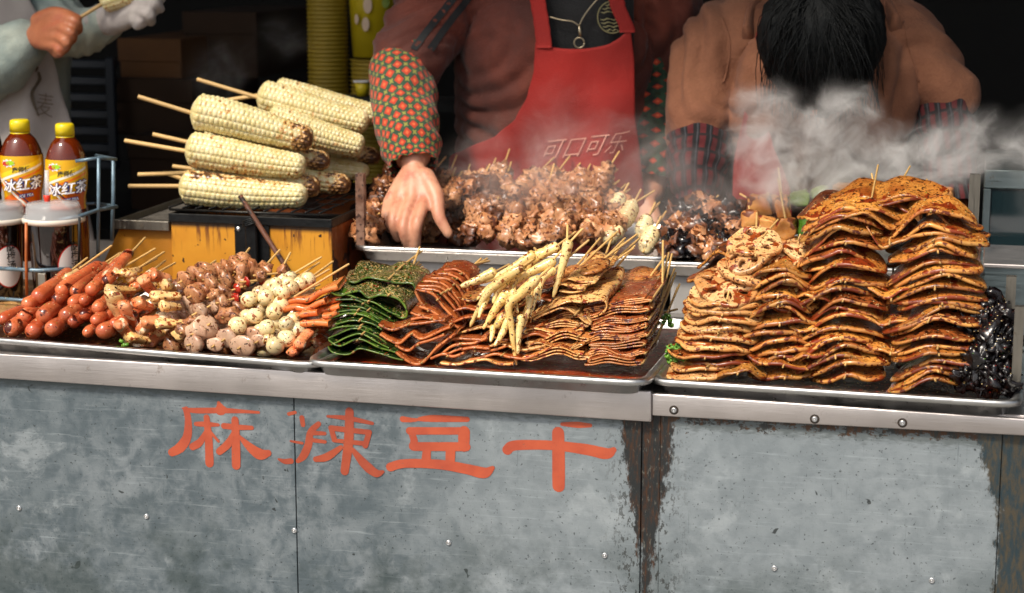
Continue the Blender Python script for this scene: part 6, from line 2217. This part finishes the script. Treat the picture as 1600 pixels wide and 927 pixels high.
# stripes on the shoulder
for off in (0, 26):
    pts = [(728 + off * .9, -30), (700 + off * .9, 8), (672 + off * .95, 42), (646 + off, 78)]
    sp = crom([(x, y) for x, y in pts], 20)
    V = []
    for (x, y) in sp:
        for d in (-5, 5):
            # project on the jacket from outside
            r = ray(x + d, y + d * .5)
            V.append((x + d, y + d * .5))
    bpy.context.view_layer.update()
    dg = bpy.context.evaluated_depsgraph_get()
    Q = []
    for (x, y) in V:
        hit, loc, nor, *_ = SC.ray_cast(dg, CPOS, ray(x, y))
        Q.append((loc + nor * .0015) if hit and loc.y < 1.3 else P(x, y, .9))
    obj('stripe', (Q, [(2 * i, 2 * i + 1, 2 * i + 3, 2 * i + 2) for i in range(len(sp) - 1)]), M_STRIPE, p2)


def diamond_mat(name, ground, spot, spot2, dot, nu, nv, thr=.30):
    n = N(name)
    u, v, _ = n.sep(n.co(False, 'UV'))
    a = n.math('MULTIPLY', u, nu); b = n.math('MULTIPLY', v, nv)
    fa = n.math('SUBTRACT', n.math('FRACT', n.math('ADD', a, b)), .5)
    fb = n.math('SUBTRACT', n.math('FRACT', n.math('SUBTRACT', a, b)), .5)
    d = n.math('MAXIMUM', n.math('ABSOLUTE', fa), n.math('ABSOLUTE', fb))
    ga = n.math('SUBTRACT', n.math('FRACT', n.math('ADD', n.math('ADD', a, b), .5)), .5)
    gb = n.math('SUBTRACT', n.math('FRACT', n.math('ADD', n.math('SUBTRACT', a, b), .5)), .5)
    g = n.math('MULTIPLY', n.math('ABSOLUTE', ga), n.math('ABSOLUTE', gb))
    g2 = n.math('MAXIMUM', n.math('ABSOLUTE', ga), n.math('ABSOLUTE', gb))
    col = n.mix(n.ramp(n.noise(n.co(False), 40, 3), .3, .7), C(ground), C('#2c4a34'))
    fl = n.math('MULTIPLY', n.ramp(g, .012, .006), n.ramp(g2, .27, .24))
    col = n.mix(fl, col, C(dot))
    col = n.mix(n.ramp(d, thr + .02, thr - .01), col, C(spot))
    col = n.mix(n.ramp(d, thr * .55, thr * .3, 0, .8), col, C(spot2))
    h = n.math('ADD', n.noise(n.co(False), 500, 2), n.math('MULTIPLY', n.noise(n.co(False), 30, 4), 2.5))
    n.set(col=col, rough=.85, sheen=.1, normal=n.bump(h, .0012))
    return n.m


M_PAT = diamond_mat('patterned_sleeve_cloth', '#1e3a2a', '#b0361a', '#d8683a', '#86863a', 13, 11)
M_PAT2 = diamond_mat('dark_patterned_sleeve_cloth', '#0c140e', '#a03018', '#c85a30', '#1c2c14', 7, 10, .22)
def sleeve(name, pts, rad, mat, seed, parent, n=72, ns=70, wr=.004, hem=True):
    s = crom([tuple(p) + (r,) for p, r in zip(pts, rad)], ns)
    def d(u, a, p):
        w = wr * (.8 * sin(u * 34 + 2.2 * nz((cos(a), sin(a), u * 2), 1.2, seed)) * (.3 + abs(nz((cos(a), sin(a), u * 3), 1, seed + 3))) + 1.4 * nz((cos(a) * 1.2, sin(a) * 1.2, u * 4), 1.3, seed))
        if hem and u < .06: w += .005 * sin(pi * u / .06) + .003 * sin(a * 16) * (1 - u / .06)
        if hem and u > .95: w += .003 * sin(a * 12) * (u - .95) / .05
        return w
    return obj(name, tube([q[:3] for q in s], [q[3] for q in s], n, cap=False, disp=d, uv=True), mat, parent)
sleeve('sleeve_cover', [P(640, 82, .882), P(628, 118, .85), P(632, 175, .77), P(640, 225, .705), P(646, 262, .672)], [.054, .060, .057, .053, .040], M_PAT, 2, p2)
sleeve('sleeve_cover', [P(1022, 45, 1.04), P(1024, 110, 1.04), P(1026, 170, 1.02), P(1022, 230, .99), P(1016, 285, .95)], [.034, .044, .050, .050, .036], M_PAT2, 5, p2)
# hair of the middle seller (outside the frame)
def hair_shell(name, c, rx, ry, rz, parent, seed=0, cut=None, amp=.006, flow=(30, 30, 4), taper=0.0):
    bm = bmesh.new(); bmesh.ops.create_icosphere(bm, subdivisions=5, radius=1)
    for v in bm.verts:
        q = v.co.copy()
        k = 1 + amp / rx * nz((q.x * flow[0] * .3, q.y * flow[1] * .3, q.z * flow[2] * .3), 1, seed) + .03 * nz(q, 1.6, seed)
        tp = 1.0 - taper * max(0, -q.z) ** 1.2
        v.co = Vector((q.x * rx * k * tp, q.y * ry * k * tp, q.z * rz * k)) + Vector(c)
    if cut:
        bmesh.ops.delete(bm, geom=[v for v in bm.verts if cut(v.co - Vector(c))], context='VERTS')
    me = bpy.data.meshes.new(name); bm.to_mesh(me); bm.free()
    me.materials.append(M_HAIR); me.polygons.foreach_set('use_smooth', [True] * len(me.polygons))
    ob = bpy.data.objects.new(name, me); COL.objects.link(ob)
    return to_local(parent, ob)
hair_shell('hair', hc + Vector((0, .018, .03)), .088, .105, .115, p2, 1, lambda d: d.y < -.05 and d.z < .03)

# ---------------------------------------------------------------- right seller, bowing
p3 = empty('person', (P(1270, 300, 1.1).x, 1.15, 0), 'seller in a camel coat bowing over the steam so only dark hair shows', 'person')
hd = P(1284, 78, .82)
lsh, lel, lwr = P(1135, 75, .98), P(1096, 185, .93), P(1088, 325, .84)
rsh, rel, rwr = P(1405, 75, 1.0), P(1472, 150, .98), P(1490, 340, .86)
hip3 = Vector((P(1270, 300, 1.35).x, 1.38, .86))
ub = P(1268, 70, 1.0)
parts = [ball_ends([hip3, hip3.lerp(ub, .5), ub], [(.13, .10), (.13, .10), (.14, .09)]), ball_ends([ub, P(1280, 60, .93), hd], [.06, .055, .055]),
         head_parts(hd, face=Vector((-.05, -.45, -.9))), ball_ends([lsh, lel, lwr], [.045, .038, .028]), ball_ends([rsh, rel, rwr], [.045, .038, .028])]
for w, dx in ((lwr, -.01), (rwr, .03)):
    k3 = [w + Vector((-.03 + .02 * i + dx, -.05, -.03)) for i in range(4)]
    hand(parts, w, k3, [[k + Vector((0, -.02, -.025)), k + Vector((0, -.01, -.05))] for k in k3], [w + Vector((-.03, -.02, -.01)), w + Vector((-.045, -.05, -.03)), w + Vector((-.04, -.07, -.05))], .014, .0085)
remesh('body', join(*parts), .0045, M_SKIN2, 3, parent=p3)
M_COAT = cloth('camel_wool', '#6e4430', '#8e5e44', 8, 220, .95, .05, .0016)
ck = [ball_ends([hip3, hip3.lerp(ub, .5), ub], [(.20, .14), (.20, .14), (.165, .10)]), ball_ends([P(1165, 62, .99), P(1385, 62, 1.0)], [.075, .075]),
      ball_ends([P(1190, 60, .99), lsh, P(1104, 140, .96), P(1092, 205, .915)], [.075, .074, .066, .056]),
      ball_ends([P(1360, 60, 1.0), rsh, P(1445, 112, .99), P(1480, 148, .975)], [.075, .075, .062, .046]),
      ball_ends([P(1220, 110, .93), P(1190, 190, .93)], [.07, .06]), ball_ends([P(1360, 110, .95), P(1370, 190, .95)], [.075, .06])]
remesh('coat', join(*ck), .006, M_COAT, 6, lambda p: fold(p, .016, 10, (1.0, .4, .6)) + .45 * fold(p, .012, 15, (.6, .2, .9)), p3)
obj('collar', tube([P(x, y, Y) for x, y, Y in crom([(1168, 60, .90), (1180, 20, .95), (1230, -6, 1.02), (1300, -10, 1.04), (1370, 4, 1.0), (1400, 45, .92)], 40)], [(.030, .010)] * 41, 14, ref=(0, 0, 1), disp=lambda u, a, p: .003 * nz(p, 30)), M_COAT, p3)
for pts in ([(1128, 30), (1140, 62), (1139, 95), (1130, 130)], [(1412, 34), (1418, 66), (1428, 100), (1436, 128)]):
    Q = []
    bpy.context.view_layer.update()
    dg_ = bpy.context.evaluated_depsgraph_get()
    for x, y in crom(pts, 14):
        hit, loc, nor, *_ = SC.ray_cast(dg_, CPOS, ray(x, y))
        if hit: Q.append(loc + nor * .0005)
    if len(Q) > 3: obj('seam', tube(Q, [.0016] * len(Q), 6), M_COAT, p3)
def plaid():
    n = N('dark_plaid_sleeve')
    u, v, _ = n.sep(n.co(False, 'UV'))
    col = C('#0e0c10')
    a = n.math('FRACT', n.math('MULTIPLY', u, 16)); b = n.math('FRACT', n.math('MULTIPLY', v, 6))
    col = n.mix(n.math('MULTIPLY', n.ramp(a, .52, .56), n.ramp(b, .15, .3)), col, C('#4e1216'))
    col = n.mix(n.math('MULTIPLY', n.ramp(a, .12, .16), n.ramp(a, .26, .22)), col, C('#3a3a40'))
    n.set(col=col, rough=.9, normal=n.bump(n.noise(n.co(False), 60, 4), .002))
    return n.m
M_PLAID = plaid()
sleeve('sleeve', [P(1092, 200, .925), P(1092, 232, .90), P(1088, 275, .87), P(1088, 322, .845)], [.050, .056, .052, .038], M_PLAID, 7, p3, hem=False, wr=.005)
sleeve('sleeve', [P(1470, 140, .985), P(1476, 190, .955), P(1483, 250, .915), P(1490, 325, .872)], [.048, .050, .048, .040], M_PLAID, 8, p3, hem=False, wr=.004)
# apron strap and bib
obj('strap', patch(table([(-10, 1200), (60, 1180), (110, 1166), (170, 1163)]), table([(-10, 1210), (60, 1190), (110, 1176), (170, 1173)]), 15, 185, lambda x, y: .895 - .0 * y, 4, 24, wav=lambda x, y: .0), M_APR, p3)
obj('apron', patch(table([(165, 1164), (260, 1146), (400, 1140)]), table([(165, 1176), (215, 1205), (300, 1235), (400, 1240)]), 165, 400, lambda x, y: .865, 30, 30, wav=lambda x, y: .008 * sin(x * .06) + .006 * nz((x * .03, y * .02, 0), 1)), M_APR, p3)
hair_shell('hair', hd + Vector((0, -.010, .02)), .106, .118, .128, p3, 3, None, .010, taper=.2)
# loose strands
hs = []
R7 = random.Random(4)
for k in range(420):
    a = R7.uniform(0, 2 * pi)
    top = hd + Vector((R7.uniform(-.03, .03), -.09, .10 + R7.uniform(-.02, .02)))
    x1 = 1284 + 92 * sin(a * .5 + k) * R7.uniform(.6, 1.12)
    y1 = R7.uniform(100, 205) - abs(x1 - 1284) * .3
    end = P(x1, y1, .80 + R7.uniform(-.08, .03))
    mid = top.lerp(end, .5) + (top.lerp(end, .5) - hd).normalized() * .045
    s = crom([tuple(top), tuple(mid), tuple(end)], 9)
    hs.append(tube(s, [.0012 * (1 - .6 * i / 9) for i in range(10)], 4))
obj('loose_hair', join(*hs), M_HAIR, p3)

# ---------------------------------------------------------------- left seller
p1 = empty('person', (P(-10, 300, 1.05).x, 1.05, 0), 'seller at the left edge in pale jacket and white apron holding corn', 'person')
hip1 = Vector((P(-20, 400, 1.08).x, 1.1, .82))
ch1 = P(-10, 10, 1.06)
w1, k1c = P(38, 62, .86), P(80, 48, .84)
parts = [ball_ends([hip1, hip1.lerp(ch1, .5), ch1, P(-10, -70, 1.06)], [(.13, .10), (.13, .10), (.14, .10), (.11, .08)]), ball_ends([P(-10, -80, 1.05), P(-8, -150, 1.04)], [.052, .052]),
         head_parts(P(-5, -220, 1.02), face=Vector((.3, -1, -.2)))]
parts.append(ball_ends([P(-90, -40, 1.05), P(-75, 100, .98), P(-10, 95, .90), w1], [.046, .040, .034, (.025, .030)]))
kn = [P(98, 26, .815), P(96, 42, .805), P(93, 57, .805), P(88, 71, .81)]
chs = [[P(118, 34, .80), P(122, 48, .825), P(108, 46, .85)], [P(112, 52, .79), P(112, 63, .82), P(98, 58, .85)], [P(104, 67, .79), P(101, 76, .82), P(90, 70, .85)], [P(95, 80, .80), P(88, 84, .83), P(80, 76, .85)]]
hand(parts, P(52, 58, .855), kn, chs, [P(62, 34, .85), P(84, 22, .83), P(104, 24, .815), P(122, 30, .81)], .0170, .0105)
parts.append(ball_ends([P(60, -70, 1.06), P(110, 50, .98), P(175, 30, .90)], [.045, .038, .028]))
remesh('body', join(*parts), .0035, M_SKIN2, 3, parent=p1)
M_PALE = cloth('pale_denim', '#7a8a88', '#b0b6a8', 9, 300, .85, .05)
M_WAPR = cloth('offwhite_apron_cloth', '#8e8682', '#a8a09a', 5, 500, .85, .1)
jp = [ball_ends([hip1, hip1.lerp(ch1, .5), ch1, P(-10, -40, 1.06)], [(.15, .12), (.15, .12), (.16, .12), (.14, .10)]),
      ball_ends([P(-60, -50, 1.05), P(-88, 20, 1.0), P(-60, 110, .94), P(-5, 96, .89), P(36, 70, .865)], [.07, .07, .068, .062, .046]),
      ball_ends([P(40, -60, 1.06), P(78, 20, 1.0), P(118, 52, .96), P(168, 34, .91)], [.065, .058, .046, .032])]
remesh('jacket', join(*jp), .006, M_PALE, 3, lambda p: fold(p, .011, 12, (.9, .6, .6)), p1)
obj('apron', patch(table([(-40, -80), (400, -120)]), table([(-40, 30), (70, 78), (130, 92), (200, 112), (400, 150)]), -40, 400, lambda x, y: .915 + .0006 * max(0, x - 40), 30, 50, wav=lambda x, y: .008 * sin(x * .07 + y * .01) * min(1, max(0, y / 200)) + .005 * nz((x * .02, y * .015, 0), 1)), M_WAPR, p1)
yf1 = lambda x, y: .915 + .0006 * max(0, x - 40) - .012
print_px('麦', 56, 180, 26, 36, -4, 3, plain('dark_apron_print', '#4a3a2a', .8), p1, yf1)
def brush(pts, nm='print'):
    s = crom(pts, 20)
    V = []
    for x, y, w in s: V += [P(x - w / 2, y, yf1(x, y)), P(x + w / 2, y, yf1(x, y))]
    obj(nm, (V, [(2 * i, 2 * i + 2, 2 * i + 3, 2 * i + 1) for i in range(20)]), plain('brown_apron_print', '#3a3022', .8), p1)
brush([(54, 98, 6), (58, 106, 4), (56, 112, 3)])
brush([(60, 112, 3), (62, 124, 6), (55, 136, 5), (50, 148, 6), (54, 165, 5), (61, 182, 2)])
# gloved hand
M_GLOVE = cloth('offwhite_glove', '#a8a09c', '#c0b8b2', 20, 600, .9, .2)
gp = []
kng = [P(214, 4, .86), P(212, 18, .855), P(208, 28, .86), P(214, -10, .87)]
hand(gp, P(176, 34, .90), kng, [[P(238, 4, .83), P(250, 14, .85)], [P(232, 22, .82), P(236, 34, .85)], [P(222, 34, .83), P(214, 40, .86)], [P(238, -8, .84), P(252, -2, .86)]],
     [P(180, 12, .88), P(170, -2, .86), P(180, -10, .85)], .020, .0115)
gp.append(ball_ends([P(150, 34, .92), P(176, 32, .90)], [.03, .03]))
remesh('glove', join(*gp), .0035, M_GLOVE, 3, parent=p1)
hair_shell('hair', P(-5, -226, 1.03), .088, .102, .112, p1, 2, lambda d: d.y < -.04 and d.z < .02)
# the corn in the hands
A, B = P(160, 6, .86), P(206, -12, .86)
e = empty('corn_on_stick', A, 'yellow corn cob on a stick held between bare hand and glove', 'corn')
e.rotation_mode = 'QUATERNION'
e.rotation_quaternion = frame_to(A, B)
M_CY = corn_mat('corn_yellow', 'low', LC_)
mc = CM[1].copy(); mc.materials.clear(); mc.materials.append(M_CY)
link('corn_cob', mc, e, Matrix.Diagonal((.80, .55, .80, 1)))
q = e.rotation_quaternion.inverted()
T = q @ (P(92, 48, .825) - A)
link('stick', CST, e, Matrix.LocRotScale(T, Vector((0, 1, 0)).rotation_difference(-T.normalized()), (.0036, T.length + .02, .0036)))

# ================================================================= steam
def steam(name, label, pxy, Y, dY, dens, scale, seed, lo=.5, hi=.62, wisp=1.0, col='#ffffff'):
    """closed lumpy body of steam; pxy = outline blobs (px, py, rx px, ry px)"""
    parts = []
    for (px, py, rx, ry) in pxy:
        c = P(px, py, Y)
        m = PXM(Y, px, py)
        V, F = lump(rx * m, dY, ry * m, 3, .10, 1.6, seed)
        parts.append(([v + c for v in V], F))
    n = N(name + '_volume')
    n.n.remove(n.b)
    pv = n.n.new('ShaderNodeVolumePrincipled')
    n.l(pv.outputs[0], n.out.inputs['Volume'])
    pv.inputs['Color'].default_value = C(col)
    pv.inputs['Anisotropy'].default_value = .2
    v = n.co(False)
    w = n.noise(v, scale * .45, 2, .5)
    a = n.n.new('ShaderNodeVectorMath'); a.operation = 'MULTIPLY_ADD'
    n.l(w, a.inputs[0]); a.inputs[1].default_value = (.12, .12, .12); n.l(v, a.inputs[2])
    f = n.noise(n.mapv(a.outputs[0], (1, 1, 1.25)), scale, 7, .66, .7)
    # soft fall-off towards the outline
    fall = None
    for (px, py, rx, ry) in pxy:
        c = P(px, py, Y); m = PXM(Y, px, py)
        vm = n.n.new('ShaderNodeVectorMath'); vm.operation = 'SUBTRACT'
        n.l(a.outputs[0], vm.inputs[0]); vm.inputs[1].default_value = (c.x + .06, c.y + .06, c.z + .06)
        vd = n.n.new('ShaderNodeVectorMath'); vd.operation = 'DIVIDE'
        n.l(vm.outputs[0], vd.inputs[0]); vd.inputs[1].default_value = (rx * m, dY, ry * m)
        ln = n.n.new('ShaderNodeVectorMath'); ln.operation = 'LENGTH'
        n.l(vd.outputs[0], ln.inputs[0])
        q = n.ramp(ln.outputs['Value'], .98, .30)
        fall = q if fall is None else n.math('MAXIMUM', fall, q)
    big = n.noise(v, scale * .35, 2)
    f2 = n.math('ADD', f, n.math('MULTIPLY', n.math('SUBTRACT', fall, 1.0), .30))
    f2 = n.math('ADD', f2, n.math('MULTIPLY', n.math('SUBTRACT', big, .5), .12))
    d = n.ramp(f2, lo - .04, hi + .04, 0, 1)
    fine = n.noise(a.outputs[0], scale * 2.6, 6, .68, .7)
    d = n.math('MULTIPLY', d, n.ramp(fine, .34, .66, .30, 1.2))
    haze = n.math('MULTIPLY', n.math('MULTIPLY', fall, fall), n.ramp(f, .3, .7, .07, .30))
    d = n.math('ADD', d, haze)
    d = n.math('MULTIPLY', n.math('MULTIPLY', d, n.ramp(fall, 0, .25)), dens)
    n.l(d, pv.inputs['Density'])
    me = mesh(name, *join(*parts), n.m)
    o = bpy.data.objects.new(name, me); COL.objects.link(o)
    if len(parts) > 1:
        bpy.data.objects.remove(o)
        o = remesh(name, join(*parts), .012, n.m, 4)
    tag(o, label, kind='stuff')
    return o
steam('steam', 'thick white steam rolling up in front of the bowing seller and drifting right', [(1190, 235, 120, 95), (1290, 225, 130, 100), (1400, 240, 130, 90), (1500, 235, 130, 85), (1600, 235, 110, 80), (1330, 170, 90, 75), (1210, 285, 110, 65), (1330, 275, 110, 60), (1450, 280, 100, 50), (1170, 170, 60, 60), (1200, 185, 80, 80)], .62, .085, 27, 21, 3, .44, .70)
steam('steam', 'thin veil of steam drifting over the meat tray and the red apron', [(780, 270, 150, 120), (900, 235, 170, 170), (1000, 290, 130, 110), (1110, 330, 140, 90), (1010, 350, 90, 60)], .62, .09, 6.5, 11, 8, .36, .68)
steam('steam', 'faint wisps of steam rising behind the corn and the middle seller', [(330, 120, 110, 70), (440, 60, 70, 60)], 1.1, .12, 2.4, 16, 5, .46, .62)

# ================================================================= last: seasoning lands on the finished food
scatter_bits()
